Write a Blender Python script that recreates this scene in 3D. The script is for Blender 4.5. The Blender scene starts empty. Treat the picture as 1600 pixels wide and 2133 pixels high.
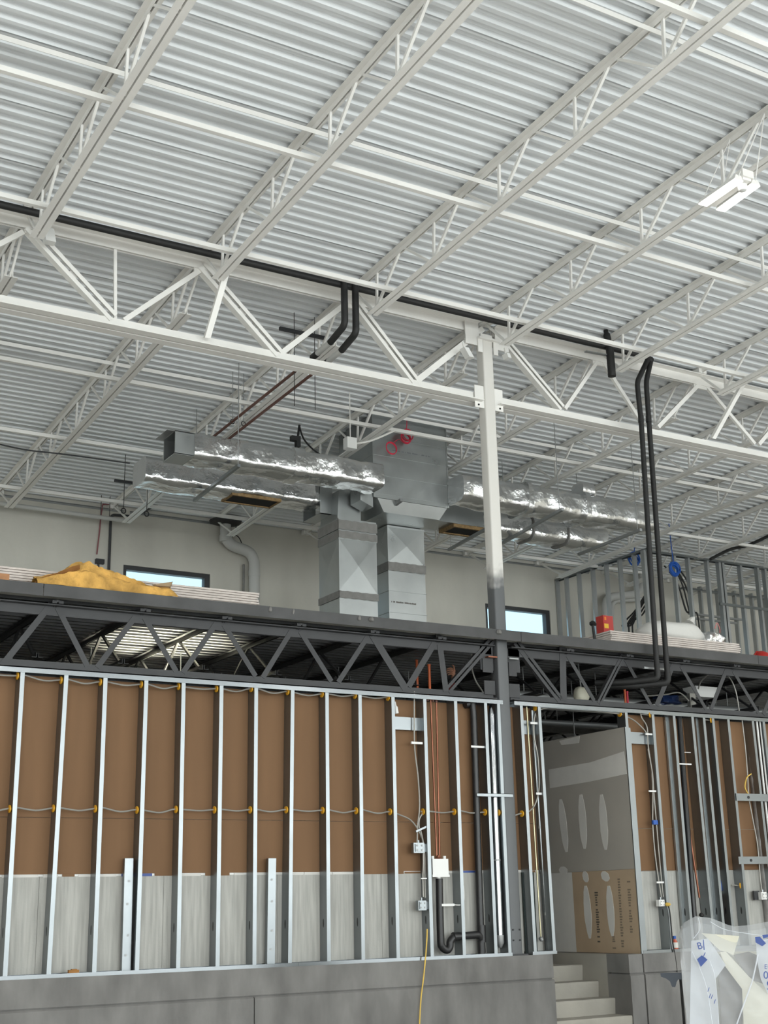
import bpy, bmesh, math, random
from mathutils import Vector, Matrix, noise
random.seed(7)
scene = bpy.context.scene
col = scene.collection

# ---------------------------------------------------------------- camera
F_PX, YAW, PITCH, ROLL, CAM_Z = 2773.02, 0.541347, 0.287827, 0.023897, 1.770063
_f = Vector((math.sin(YAW)*math.cos(PITCH), math.cos(YAW)*math.cos(PITCH), math.sin(PITCH)))
_r0 = Vector((math.cos(YAW), -math.sin(YAW), 0)); _d0 = _f.cross(_r0)
_c, _s = math.cos(ROLL), math.sin(ROLL)
_r = _c*_r0 + _s*_d0; _d = -_s*_r0 + _c*_d0
CAM = Vector((0, 0, CAM_Z))
cd = bpy.data.cameras.new('camera'); cam = bpy.data.objects.new('camera', cd); col.objects.link(cam)
cd.sensor_fit = 'HORIZONTAL'; cd.sensor_width = 36; cd.lens = F_PX*36/1600; cd.clip_end = 300
mw = Matrix((( _r.x, -_d.x, -_f.x, CAM.x), (_r.y, -_d.y, -_f.y, CAM.y), (_r.z, -_d.z, -_f.z, CAM.z), (0, 0, 0, 1)))
cam.matrix_world = mw
scene.camera = cam

def ray(px, py): return _r*((px-800)/F_PX) + _d*((py-1066.5)/F_PX) + _f
def atY(px, py, y): v = ray(px, py); return CAM + v*(y/v.y)          # photo point on the upright plane at depth y
def atX(px, py, x): v = ray(px, py); return CAM + v*(x/v.x)
def atZ(px, py, z): v = ray(px, py); return CAM + v*((z-CAM_Z)/v.z)

# ---------------------------------------------------------------- world, daylight, exposure
vs = scene.view_settings
vs.view_transform = 'Standard'; vs.look = 'None'; vs.gamma = 1.0; vs.use_curve_mapping = False
vs.exposure = -0.2
world = bpy.data.worlds.new('world'); scene.world = world; world.use_nodes = True
wn = world.node_tree; bg = wn.nodes['Background']
tc = wn.nodes.new('ShaderNodeTexCoord'); sep = wn.nodes.new('ShaderNodeSeparateXYZ'); rmp = wn.nodes.new('ShaderNodeValToRGB')
wn.links.new(tc.outputs['Generated'], sep.inputs[0]); wn.links.new(sep.outputs['Z'], rmp.inputs[0])
rmp.color_ramp.elements[0].position = 0.0; rmp.color_ramp.elements[0].color = (0.62, 0.90, 1.0, 1)
rmp.color_ramp.elements[1].position = 0.6; rmp.color_ramp.elements[1].color = (0.30, 0.62, 0.95, 1)
wn.links.new(rmp.outputs[0], bg.inputs[0]); bg.inputs[1].default_value = 1.9

def area(name, loc, rot, sx, sy, power, colr=(1, 1, 1)):
    l = bpy.data.lights.new(name, 'AREA'); l.shape = 'RECTANGLE'; l.size = sx; l.size_y = sy; l.energy = power; l.color = colr
    o = bpy.data.objects.new(name, l); col.objects.link(o); o.location = loc; o.rotation_euler = rot
    return o
# daylight through the glazed front behind the camera, and the hall's other high-bay lamps outside the frame
H = math.pi/2
BAYS = [(-13.0+8.5*k, -13.0+8.5*k+7.6) for k in range(5)]
for x0, x1 in BAYS:
    area('storefront_daylight', ((x0+x1)/2, -12.9, 4.2), (H, 0, 0), x1-x0, 6.4, 880, (1.0, 0.985, 0.95))
for x, y in [(x, y) for y in (-8.5, -2.5, 2.5) for x in (-9, -1, 8, 17, 25)]+[(-9, 8.3), (-1, 8.3), (18.5, 7.5), (26, 8.3)]:
    area('high_bay_lamp', (x, y, 8.1), (0, 0, 0), 0.6, 1.2, 110, (1.0, 0.965, 0.91))
area('side_fill_added', (-13.9, 16.7, 6.6), (H, 0, -H), 6.0, 2.2, 300, (0.97, 0.985, 1.0))  # invented side light, added to brighten the rear wall and rear ceiling

# ---------------------------------------------------------------- materials
def N(nt, t): return nt.nodes.new(t)
def mat(name, c, rough=0.6, metal=0.0, var=0.0, vscale=3.0, bump=0.0, bscale=30.0, spec=0.5, streak=None, alpha=None, c2=None, rvar=0.0):
    m = bpy.data.materials.new(name); m.use_nodes = True; nt = m.node_tree; b = nt.nodes['Principled BSDF']
    b.inputs['Base Color'].default_value = (*c, 1); b.inputs['Roughness'].default_value = rough; b.inputs['Metallic'].default_value = metal
    b.inputs['Specular IOR Level'].default_value = spec
    if var or bump or rvar:
        g = N(nt, 'ShaderNodeNewGeometry'); mp = N(nt, 'ShaderNodeMapping')
        nt.links.new(g.outputs['Position'], mp.inputs['Vector'])
        if streak: mp.inputs['Scale'].default_value = streak
    if var or rvar:
        n = N(nt, 'ShaderNodeTexNoise'); n.inputs['Scale'].default_value = vscale; n.inputs['Detail'].default_value = 5
        nt.links.new(mp.outputs[0], n.inputs['Vector'])
        if var:
            mx = N(nt, 'ShaderNodeMix'); mx.data_type = 'RGBA'
            lo = c2 if c2 else tuple(v*(1-var) for v in c); hi = tuple(min(1, v*(1+var)) for v in c) if not c2 else c
            mx.inputs[6].default_value = (*lo, 1); mx.inputs[7].default_value = (*hi, 1)
            rp = N(nt, 'ShaderNodeMapRange'); rp.inputs[1].default_value = 0.3; rp.inputs[2].default_value = 0.7
            nt.links.new(n.outputs['Fac'], rp.inputs[0]); nt.links.new(rp.outputs[0], mx.inputs[0]); nt.links.new(mx.outputs[2], b.inputs['Base Color'])
        if rvar:
            r2 = N(nt, 'ShaderNodeMapRange'); r2.inputs[1].default_value = 0.3; r2.inputs[2].default_value = 0.7
            r2.inputs[3].default_value = rough-rvar; r2.inputs[4].default_value = rough+rvar
            nt.links.new(n.outputs['Fac'], r2.inputs[0]); nt.links.new(r2.outputs[0], b.inputs['Roughness'])
    if bump:
        n2 = N(nt, 'ShaderNodeTexNoise'); n2.inputs['Scale'].default_value = bscale; n2.inputs['Detail'].default_value = 4
        nt.links.new(g.outputs['Position'], n2.inputs['Vector'])
        bp = N(nt, 'ShaderNodeBump'); bp.inputs['Strength'].default_value = bump; bp.inputs['Distance'].default_value = 0.02
        nt.links.new(n2.outputs['Fac'], bp.inputs['Height']); nt.links.new(bp.outputs[0], b.inputs['Normal'])
    return m
def emit(name, c, s):
    m = bpy.data.materials.new(name); m.use_nodes = True; b = m.node_tree.nodes['Principled BSDF']
    b.inputs['Base Color'].default_value = (*c, 1); b.inputs['Emission Color'].default_value = (*c, 1); b.inputs['Emission Strength'].default_value = s
    return m
def sheer(name, c, rough, opac, bump=0.0, bscale=8, metal=0.0):
    m = mat(name, c, rough, metal, bump=bump, bscale=bscale); nt = m.node_tree; b = nt.nodes['Principled BSDF']
    b.inputs['Alpha'].default_value = opac
    return m

M = dict(
    white=mat('white_paint', (0.86, 0.845, 0.81), 0.45, var=0.04, vscale=2),
    deck=mat('deck_paint', (0.80, 0.825, 0.84), 0.42, 0.0, var=0.05, vscale=1.5),
    concrete=mat('tilt_wall_concrete', (0.62, 0.60, 0.54), 0.9, var=0.13, vscale=0.9, bump=0.15, bscale=12, streak=(1, 1, 0.35)),
    plinth=mat('plinth_concrete', (0.185, 0.18, 0.172), 0.8, var=0.24, vscale=2.6, bump=0.12, bscale=20, streak=(1.6, 1, 0.6)),
    step=mat('step_concrete', (0.38, 0.36, 0.315), 0.8, var=0.10, vscale=2.5, bump=0.12, bscale=25),
    floor=mat('floor_concrete', (0.60, 0.585, 0.56), 0.45, var=0.1, vscale=0.6),
    slab=mat('slab_edge_grey', (0.06, 0.06, 0.061), 0.6, var=0.25, vscale=3),
    gsteel=mat('grey_primer_steel', (0.042, 0.043, 0.046), 0.55, var=0.12, vscale=3),
    dsteel=mat('dark_steel', (0.025, 0.026, 0.028), 0.5, 0.1),
    galv=mat('galvanised_steel', (0.27, 0.29, 0.30), 0.32, 0.92, var=0.03, vscale=4, rvar=0.03),
    galvu=mat('dull_galvanised', (0.46, 0.48, 0.49), 0.36, 0.85, var=0.05, vscale=5),
    galvt=mat('galvanised_track', (0.27, 0.29, 0.305), 0.17, 0.92),
    galvd=mat('duct_sheet_metal', (0.42, 0.44, 0.44), 0.32, 0.85, var=0.06, vscale=3.5, rvar=0.05),
    flange=mat('flange_metal', (0.35, 0.36, 0.36), 0.5, 0.7),
    foil=mat('foil_wrap', (0.78, 0.785, 0.79), 0.17, 0.97, var=0.05, vscale=5, bump=0.55, bscale=14, rvar=0.06),
    tape=mat('duct_sealant', (0.22, 0.215, 0.205), 0.6, 0.2, var=0.12, vscale=12),
    brown=mat('brown_board', (0.205, 0.112, 0.055), 0.85, var=0.07, vscale=2.2, streak=(2.2, 1, 0.3)),
    grey_board=mat('grey_board', (0.44, 0.435, 0.405), 0.85, var=0.17, vscale=9, streak=(3.5, 1, 0.22), bump=0.1, bscale=60),
    gyp=mat('drywall_grey', (0.40, 0.375, 0.335), 0.85, var=0.06, vscale=1.5),
    gyptan=mat('drywall_tan', (0.46, 0.35, 0.24), 0.85, var=0.08, vscale=2),
    mud=mat('joint_compound', (0.68, 0.665, 0.63), 0.8, var=0.05, vscale=4),
    gypedge=mat('gypsum_board_edge', (0.60, 0.54, 0.50), 0.9, var=0.10, vscale=14),
    black=mat('black_insulation', (0.012, 0.012, 0.012), 0.6),
    abs=mat('black_plastic_pipe', (0.016, 0.016, 0.017), 0.35),
    copper=mat('copper', (0.24, 0.092, 0.054), 0.35, 0.7, var=0.15, vscale=8),
    rust=mat('brown_line', (0.13, 0.055, 0.04), 0.5, 0.2),
    orange=mat('orange_pipe', (0.75, 0.16, 0.05), 0.5),
    pvc=mat('pvc_pipe', (0.55, 0.55, 0.53), 0.4),
    pvcw=mat('white_plastic', (0.80, 0.80, 0.78), 0.35),
    yellow=mat('yellow_bushing', (0.72, 0.36, 0.02), 0.45),
    ycord=mat('yellow_cord', (0.75, 0.50, 0.10), 0.5),
    mc=mat('armoured_cable', (0.36, 0.35, 0.32), 0.45, 0.5),
    red=mat('red_plastic', (0.42, 0.022, 0.016), 0.35),
    redwire=mat('red_wire', (0.62, 0.03, 0.07), 0.4),
    blue=mat('blue_wire', (0.02, 0.10, 0.42), 0.4),
    bluep=mat('blue_print', (0.05, 0.09, 0.30), 0.5),
    ink=mat('dark_ink', (0.10, 0.085, 0.07), 0.7),
    batt=mat('yellow_insulation', (0.58, 0.33, 0.085), 0.95, var=0.38, vscale=7, bump=0.9, bscale=28),
    battb=mat('brown_facing_paper', (0.30, 0.14, 0.04), 0.9, var=0.2, vscale=10),
    bag=mat('white_sack', (0.66, 0.65, 0.62), 0.6, bump=0.3, bscale=8),
    darkgap=mat('opening_shade_black', (0.01, 0.01, 0.01), 0.9),  # flat black standing in for the shade inside openings and holes
    fiber=mat('fibre_edge', (0.24, 0.155, 0.07), 0.95, var=0.3, vscale=30),
    skin=mat('skin', (0.55, 0.27, 0.17), 0.55),
    shirt=mat('dark_red_shirt', (0.12, 0.02, 0.02), 0.9),
    denim=mat('dark_trousers', (0.03, 0.035, 0.05), 0.9),
    hair=mat('dark_hair', (0.02, 0.015, 0.01), 0.7),
    clampb=mat('blue_grey_plastic', (0.035, 0.045, 0.06), 0.45),
    wood=mat('wood', (0.45, 0.22, 0.10), 0.7, var=0.2, vscale=12),
    glass=sheer('window_glass', (0.9, 0.97, 1.0), 0.05, 0.06),
    poly=sheer('clear_polythene', (0.74, 0.77, 0.80), 0.22, 0.31, bump=0.7, bscale=6),
    polyw=sheer('printed_polythene', (0.80, 0.84, 0.90), 0.3, 0.62, bump=0.4, bscale=9),
    cream=mat('cream_board', (0.70, 0.68, 0.56), 0.8),
    greyfab=mat('grey_upholstery', (0.22, 0.205, 0.19), 0.9, var=0.08, vscale=6),
    lamp=emit('led_lens', (1.0, 0.99, 0.93), 4.0),
)

# ---------------------------------------------------------------- mesh helpers
class MB:
    def __init__(s): s.v = []; s.f = []; s.sm = False
    def add(s, vs_, fs_):
        o = len(s.v); s.v += [Vector(p) for p in vs_]; s.f += [tuple(i+o for i in f) for f in fs_]; return s
    def box(s, a, b):
        x0, y0, z0 = a; x1, y1, z1 = b
        return s.add([(x0,y0,z0),(x1,y0,z0),(x1,y1,z0),(x0,y1,z0),(x0,y0,z1),(x1,y0,z1),(x1,y1,z1),(x0,y1,z1)],
                     [(0,3,2,1),(4,5,6,7),(0,1,5,4),(1,2,6,5),(2,3,7,6),(3,0,4,7)])
    def ext(s, sec, a, b, u, v, caps=True):
        """extrude a closed 2-D section (list of (u,v)) from a to b"""
        a = Vector(a); b = Vector(b); u = Vector(u); v = Vector(v); n = len(sec)
        s.add([a+u*p+v*q for p, q in sec]+[b+u*p+v*q for p, q in sec],
              [(i, (i+1) % n, n+(i+1) % n, n+i) for i in range(n)] + ([tuple(range(n))[::-1], tuple(range(n, 2*n))] if caps else []))
        return s
    def bar(s, a, b, w, h, up=(0, 0, 1)):
        a = Vector(a); b = Vector(b); d = (b-a).normalized(); up = Vector(up)
        if abs(d.dot(up)) > 0.98: up = Vector((0, 1, 0))
        u = d.cross(up).normalized(); v = u.cross(d).normalized()
        return s.ext([(-w/2,-h/2),(w/2,-h/2),(w/2,h/2),(-w/2,h/2)], a, b, u, v)
    def ell(s, a, b, u, v, lu, lv, t):
        """L angle: legs of length lu along u and lv along v (signed directions)"""
        return s.ext([(0,0),(lu,0),(lu,t),(t,t),(t,lv),(0,lv)], a, b, u, v)
    def tube(s, pts, r, n=10, closed=False, caps=True):
        pts = [Vector(p) for p in pts]; m = len(pts); o = len(s.v); prev = None
        for i, p in enumerate(pts):
            if closed: t = (pts[(i+1) % m]-pts[i-1]).normalized()
            elif i == 0: t = (pts[1]-p).normalized()
            elif i == m-1: t = (p-pts[i-1]).normalized()
            else: t = ((pts[i+1]-p).normalized()+(p-pts[i-1]).normalized()).normalized()
            if prev is None:
                ref = Vector((0,0,1)) if abs(t.z) < .9 else Vector((0,1,0)); u = t.cross(ref).normalized()
            else: u = (prev-t*prev.dot(t)).normalized()
            prev = u; w = t.cross(u); rr = r[i] if isinstance(r, (list, tuple)) else r
            s.v += [p+(u*math.cos(2*math.pi*k/n)+w*math.sin(2*math.pi*k/n))*rr for k in range(n)]
        for i in range(m if closed else m-1):
            j = (i+1) % m
            s.f += [(o+i*n+k, o+i*n+(k+1) % n, o+j*n+(k+1) % n, o+j*n+k) for k in range(n)]
        if caps and not closed: s.f += [tuple(o+k for k in range(n))[::-1], tuple(o+(m-1)*n+k for k in range(n))]
        s.sm = True
        return s
    def cyl(s, a, b, r, n=12): return s.tube([a, b], r, n)
    def lathe(s, c, prof, n=16, ax=(0, 0, 1)):
        """profile of (radius, height) turned about an axis through c"""
        c = Vector(c); ax = Vector(ax).normalized(); ref = Vector((1,0,0)) if abs(ax.x) < .9 else Vector((0,1,0))
        u = ax.cross(ref).normalized(); w = ax.cross(u); o = len(s.v); m = len(prof)
        for r, h in prof: s.v += [c+ax*h+(u*math.cos(2*math.pi*k/n)+w*math.sin(2*math.pi*k/n))*max(r, 1e-4) for k in range(n)]
        for i in range(m-1): s.f += [(o+i*n+k, o+i*n+(k+1) % n, o+(i+1)*n+(k+1) % n, o+(i+1)*n+k) for k in range(n)]
        s.f += [tuple(o+k for k in range(n))[::-1], tuple(o+(m-1)*n+k for k in range(n))]
        s.sm = True
        return s
    def build(s, name, m, parent=None, smooth=None):
        me = bpy.data.meshes.new(name)
        lo = Vector((min(p.x for p in s.v), min(p.y for p in s.v), min(p.z for p in s.v)))
        hi = Vector((max(p.x for p in s.v), max(p.y for p in s.v), max(p.z for p in s.v)))
        org = Vector(((lo.x+hi.x)/2, (lo.y+hi.y)/2, lo.z))
        me.from_pydata([tuple(p-org) for p in s.v], [], s.f); me.materials.append(M[m] if isinstance(m, str) else m)
        bm = bmesh.new(); bm.from_mesh(me); bmesh.ops.recalc_face_normals(bm, faces=bm.faces); bm.to_mesh(me); bm.free()
        if (s.sm if smooth is None else smooth):
            me.shade_smooth(); me.set_sharp_from_angle(angle=math.radians(40))
        o = bpy.data.objects.new(name, me); col.objects.link(o); W[o.name] = org
        if parent: o.parent = parent; o.location = org-W[parent.name]
        else: o.location = org
        return o
W = {}
def tag(o, label=None, cat=None, group=None, kind=None):
    if label: o['label'] = label
    if cat: o['category'] = cat
    if group: o['group'] = group
    if kind: o['kind'] = kind
    return o
def thing(name, loc, label=None, cat=None, group=None, kind=None):
    o = bpy.data.objects.new(name, None); col.objects.link(o); o.location = loc; o.empty_display_size = 0.1; W[o.name] = Vector(loc)
    return tag(o, label, cat, group, kind)
def copy_tree(o, delta=(0, 0, 0), parent=None):
    c = o.copy(); col.objects.link(c); c.parent = parent
    if parent is None: c.location = o.location+Vector(delta)
    W[c.name] = W[o.name]+Vector(delta)
    for ch in [x for x in KIDS.get(o.name, o.children)]: copy_tree(ch, delta, c)
    return c
KIDS = {}
def box(name, a, b, m, parent=None): return MB().box(a, b).build(name, m, parent)
def lerp(a, b, t): return Vector(a)*(1-t)+Vector(b)*t
def bez(p, n=8):
    """smooth curve through the points p (Catmull-Rom)"""
    p = [Vector(q) for q in p]; out = []
    for i in range(len(p)-1):
        a = p[max(i-1, 0)]; b = p[i]; c = p[i+1]; d = p[min(i+2, len(p)-1)]
        for k in range(n):
            t = k/n
            out.append(0.5*((2*b)+(c-a)*t+(2*a-5*b+4*c-d)*t*t+(3*b-a-3*c+d)*t**3))
    return out+[p[-1]]
def elbow(p, r, n=5):
    """polyline with its corners rounded by radius r"""
    p = [Vector(q) for q in p]; out = [p[0]]
    for i in range(1, len(p)-1):
        a = (p[i-1]-p[i]); b = (p[i+1]-p[i]); ra = min(r, a.length*.45, b.length*.45)
        s0 = p[i]+a.normalized()*ra; s1 = p[i]+b.normalized()*ra
        for k in range(n+1):
            t = k/n; out.append(s0*(1-t)**2+p[i]*2*t*(1-t)+s1*t*t)
    return out+[p[-1]]
# ---------------------------------------------------------------- the hall
YB = 20.9                                   # face of the rear tilt-up wall
XL, XR, YF = -14.0, 30.0, -13.0
def zd(y): return 8.815-0.05*(y-12.5)       # underside of the roof deck
tag(box('floor', (XL, YF, -0.2), (XR, 12.3, 0.0), 'floor'), kind='structure')
def wall_with_holes(name, axis, pos, t, u0, u1, z0, z1, holes, m):
    """upright wall on x or y = pos with rectangular holes (u0,u1,z0,z1)"""
    us = sorted({u0, u1, *[h[0] for h in holes], *[h[1] for h in holes]}); zs = sorted({z0, z1, *[h[2] for h in holes], *[h[3] for h in holes]})
    b = MB()
    for i in range(len(us)-1):
        for j in range(len(zs)-1):
            cu, cz = (us[i]+us[i+1])/2, (zs[j]+zs[j+1])/2
            if any(h[0] < cu < h[1] and h[2] < cz < h[3] for h in holes): continue
            if axis == 'y': b.box((us[i], pos, zs[j]), (us[i+1], pos+t, zs[j+1]))
            else: b.box((pos, us[i], zs[j]), (pos+t, us[i+1], zs[j+1]))
    return tag(b.build(name, m), kind='structure')
WIN = [(7.42, 9.0, 6.72, 7.39), (14.83, 16.42, 6.72, 7.42)]
wall_with_holes('wall_back', 'y', YB, 0.22, XL, XR, 0.0, 8.42, WIN, 'concrete')
wall_with_holes('wall_rear', 'y', YF-0.2, 0.2, XL, XR, 0.0, 10.2, [(a, b, 1.0, 7.4) for a, b in BAYS], 'concrete')
wall_with_holes('wall_left', 'x', XL-0.2, 0.2, YF, YB, 0.0, 10.2, [(13.7, 19.7, 5.5, 7.7)], 'concrete')  # opening made up for the added side light
wall_with_holes('wall_right', 'x', XR, 0.2, YF, YB, 0.0, 10.2, [], 'concrete')
for i, (x0, x1, z0, z1) in enumerate(WIN):
    w = thing('window_%d' % (i+1), ((x0+x1)/2, YB, z0), ['low clerestory window left of the ducts, behind the insulation pile', 'low clerestory window beside the white column on the rear wall'][i], kind='structure')
    f = 0.075
    box('window_head', (x0, YB+.02, z1-f), (x1, YB+.14, z1), 'gsteel', w)
    box('window_sill', (x0, YB+.02, z0), (x1, YB+.14, z0+f), 'gsteel', w)
    box('window_jamb', (x0, YB+.02, z0+f), (x0+f*.8, YB+.14, z1-f), 'gsteel', w)
    box('window_jamb', (x1-f*1.3, YB+.02, z0+f), (x1, YB+.14, z1-f), 'gsteel', w)
    box('pane', (x0+f*.8, YB+.10, z0+f), (x1-f*1.3, YB+.108, z1-f), 'glass', w)

# roof: ribbed steel deck sheets, six ribs to a sheet, lapped end to end
ceil = thing('ceiling', (8, 4, zd(4)), 'white ribbed steel roof deck', kind='structure')
P = 0.1524
def deck_sheet(x0, x1, y0, n, zf, m, name, parent, dip=0.046, lo=0.044):
    prof = []
    for k in range(n):
        a = k*P
        prof += [(a, 0), (a+lo, 0), (a+lo+.003, dip), (a+P-.017, dip)]
    prof.append((n*P, 0)); prof.append((n*P+.02, 0))
    b = MB(); nn = len(prof)
    b.add([(x0, y0+p, zf(y0+p)+q) for p, q in prof]+[(x1, y0+p, zf(y0+p)+q) for p, q in prof], [(i, i+1, nn+i+1, nn+i) for i in range(nn-1)])
    return b.build(name, m, parent)
first = {}
for k in range(38):
    y0 = YF+k*6*P
    if y0 > YB: break
    for j, (xa, xb) in enumerate(((XL, 1.3), (1.25, 9.1), (9.05, 17.4), (17.35, XR))):
        sh = j*.0
        if j not in first:
            first[j] = deck_sheet(xa, xb, YF, 6, zd, 'deck', 'deck_sheet', ceil); continue
        src = first[j]; o = src.copy(); col.objects.link(o); o.parent = ceil
        o.location = src.location+Vector((0, k*6*P, zd(y0)-zd(YF)+(j % 2)*.0012))
# roofing above the deck, so that the hall is closed
b = MB(); b.add([(XL-.3, YF-.3, zd(YF-.3)+.09), (XR+.3, YF-.3, zd(YF-.3)+.09), (XR+.3, YB+.3, zd(YB+.3)+.09), (XL-.3, YB+.3, zd(YB+.3)+.09),
                 (XL-.3, YF-.3, zd(YF-.3)+.2), (XR+.3, YF-.3, zd(YF-.3)+.2), (XR+.3, YB+.3, zd(YB+.3)+.2), (XL-.3, YB+.3, zd(YB+.3)+.2)],
                [(0,3,2,1),(4,5,6,7),(0,1,5,4),(1,2,6,5),(2,3,7,6),(3,0,4,7)]); b.build('roof_insulation', 'concrete', ceil)

# ---------------------------------------------------------------- open-web roof joists
JD, LEG, GAP, TH = 0.52, 0.062, 0.018, 0.007
def chord(x, ya, yb, zoff, up, leg=LEG):
    """pair of angles back to back; up=True legs rise (bottom chord), False legs hang (top chord)"""
    b = MB(); a0 = Vector((x, ya, zd(ya)+zoff)); b0 = Vector((x, yb, zd(yb)+zoff))
    v = (0, 0, 1) if up else (0, 0, -1)
    for s in (-1, 1):
        o = Vector((s*GAP/2, 0, 0)); b.ell(a0+o, b0+o, (s, 0, 0), v, leg, leg, TH)
    return b
def make_joist(x, ya, yb, nodes, bot_a, bot_b, label, group):
    j = thing('roof_joist', (x, (ya+yb)/2, zd((ya+yb)/2)-JD), label, 'joist', group)
    chord(x, ya, yb, -0.002, False).build('top_chord', 'white', j)
    chord(x, bot_a, bot_b, -JD, True).build('bottom_chord', 'white', j)
    sp = nodes[1]-nodes[0]
    tops = [n-sp/2 for n in nodes]+[nodes[-1]+sp/2]
    def web(y0, dz0, y1, dz1, w):
        MB().bar((x, y0, zd(y0)+dz0), (x, y1, zd(y1)+dz1), w, w*.75, (1, 0, 0)).build('web_bar', 'white', j)
    for k, n in enumerate(nodes):
        web(n-.03, -JD+.03, n-.06, -.02, .030)
        if tops[k] > ya+.05: web(n-.02, -JD+.03, tops[k]+.04, -.03, .034)
        if tops[k+1] < yb-.05: web(n+.02, -JD+.03, tops[k+1]-.04, -.03, .026)
    # end panels: seat and sloping tension bars
    if yb < 13: web(bot_b-.05, -JD+.03, yb-.05, -.05, .030)
    else: web(bot_b-.1, -JD+.03, yb-.1, -.05, .030)
    if ya > 11: web(bot_a+.05, -JD+.03, ya+.08, -.05, .030)
    MB().box((x-.07, yb-.16 if yb < 13 else yb-.10, zd(yb)-.075), (x-.008, yb, zd(yb)-.01)).box((x+.008, yb-.16 if yb < 13 else yb-.10, zd(yb)-.075), (x+.07, yb, zd(yb)-.01)).build('bearing_seat', 'white', j)
    return j
JX = [3.27, 5.255, 7.187, 9.055, 10.86, 12.65, 14.40, 16.15, 17.90, 19.65, 21.4, 23.15]
fr_lab = ['near roof joist at the far left, ending above the left end of the truss girder', 'near roof joist second from the left, its knee brace running down to the girder',
          'near roof joist third from the left, ending beside the two short black drop pipes', 'near roof joist that ends at the head of the white column',
          'near roof joist right of the white column, running behind the hanging light', 'near roof joist with a knee brace at the right edge of the photo',
          'near roof joist cut by the right edge, beyond the hanging light']
bk_lab = ['rear roof joist at the far left, seen through the girder', 'rear roof joist running down to the top left of the rear wall', 'rear roof joist above the thin brown pipes, over the long foil duct',
          'rear roof joist passing in front of the big sheet metal plenum', 'rear roof joist just right of the big sheet metal plenum', 'rear roof joist behind the white column, over the right foil duct',
          'rear roof joist over the middle of the right foil duct', 'rear roof joist over the end of the right foil duct', 'rear roof joist over the upstairs stud framing',
          'rear roof joist above the blue wire coil', 'rear roof joist near the right edge above the upstairs studs', 'rear roof joist furthest to the right']
nf = [9.6+1.2192*k for k in range(-8, 3)]
jf = make_joist(JX[0], -0.9, 12.55, nf, -0.4, 12.12, fr_lab[0], 'roof joists in front of the girder')
nb = [13.46+1.165*k for k in range(0, 6)]
jb = make_joist(JX[0], 12.45, YB, nb, 13.0, 20.2, bk_lab[0], 'roof joists behind the girder')
bpy.context.view_layer.update()
for k in range(1, 7): tag(copy_tree(jf, (JX[k]-JX[0], 0, 0)), fr_lab[k])
for k in range(1, 12): tag(copy_tree(jb, (JX[k]-JX[0], 0, 0)), bk_lab[k])
jl = copy_tree(jf, (1.35-JX[0], 0, 0)); tag(jl, 'near roof joist just outside the left edge of the photo')

# rows of bridging angle across the joists
def bridging(y, dz, x0, x1, label):
    z = zd(y)+dz
    b = MB(); b.ell((x0, y, z), (x1, y, z), (0, 1, 0), (0, 0, -1) if dz > -.2 else (0, 0, 1), .05, .05, .006)
    tag(b.build('bridging_angle', 'white'), label, 'bridging', 'bridging angles across the roof joists')
for y, dz, lab in ((9.80, -.085, 'thin upper bridging angle crossing the near joists, middle row'), (9.76, -.455, 'lower bridging angle crossing the near joists, middle row'),
                   (7.20, -.085, 'thin upper bridging angle at the top right of the photo'), (6.59, -.455, 'lower bridging angle at the top right corner of the photo'),
                   (11.63, -.455, 'bridging angle just above the long black pipe'),
                   (15.40, -.085, 'upper bridging angle crossing the rear joists behind the girder'), (15.15, -.455, 'bridging angle crossing the rear joists above the foil ducts'),
                   (17.30, -.455, 'bridging angle crossing the rear joists over the far foil duct'), (19.50, -.455, 'bridging angle at the top of the rear wall')):
    bridging(y, dz, JX[0]-2.2, 14.9 if y < 12 else 23.4, lab)

# ---------------------------------------------------------------- truss girders along the column line
YG = 12.53
def gP(px, py, y=YG): p = atY(px, py, y); return p
def girder(x0, x1, label):
    g = thing('truss_girder', ((x0+x1)/2, YG, 7.68), label, 'girder', 'truss girders carrying the roof joists')
    for nm, z, up in (('top_chord', 8.735, False), ('bottom_chord', 7.675, True)):
        b = MB(); v = (0, 0, 1) if up else (0, 0, -1)
        for s in (-1, 1): b.ell((x0, YG+s*.016, z), (x1, YG+s*.016, z), (0, s, 0), v, .11, .125, .012)
        b.build(nm, 'white', g)
    return g
ZT, ZB = 8.66, 7.74
def gweb(g, pa, pb, w, double=False, name='web_diagonal'):
    a = gP(*pa); b_ = gP(*pb)
    d = (b_-a).normalized(); n = Vector((0, 1, 0)).cross(d).normalized(); b = MB()
    if double:
        for s in (-1, 1):
            o = n*(s*(w/2)); b.ell(a+o+Vector((0, -.045, 0)), b_+o+Vector((0, -.045, 0)), -n*s, (0, 1, 0), w*.36, .09, .007)
        wd = b.build(name, 'white', g)
        b = MB()
        for t in (.52,): c = lerp(a, b_, t); b.bar(c-d*.05, c+d*.05, w*.95, .008, (0, 1, 0))
        b.build('spacer_plate', 'white', wd)
    else: b.bar(a, b_, w, w*.8, (0, 1, 0)); b.build(name, 'white', g)
gl = girder(1.2, 8.93, 'white truss girder left of the column, black pipe above it')
gweb(gl, (-60, 540), (48, 484), .055); gweb(gl, (58, 474), (234, 664), .125, True); gweb(gl, (240, 520), (240, 664), .032, name='web_vertical')
gweb(gl, (258, 668), (418, 563), .055); gweb(gl, (418, 555), (580, 740), .125, True)
gweb(gl, (582, 739), (720, 633), .06); gweb(gl, (735, 628), (862, 795), .12, True); gweb(gl, (866, 795), (1004, 686), .075)
gr = girder(9.18, 24.0, 'white truss girder right of the column, behind the tall black risers')
gweb(gr, (1032, 690), (1168, 852), .105, True); gweb(gr, (1176, 852), (1246, 750), .05); gweb(gr, (1254, 752), (1338, 884), .05)
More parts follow.
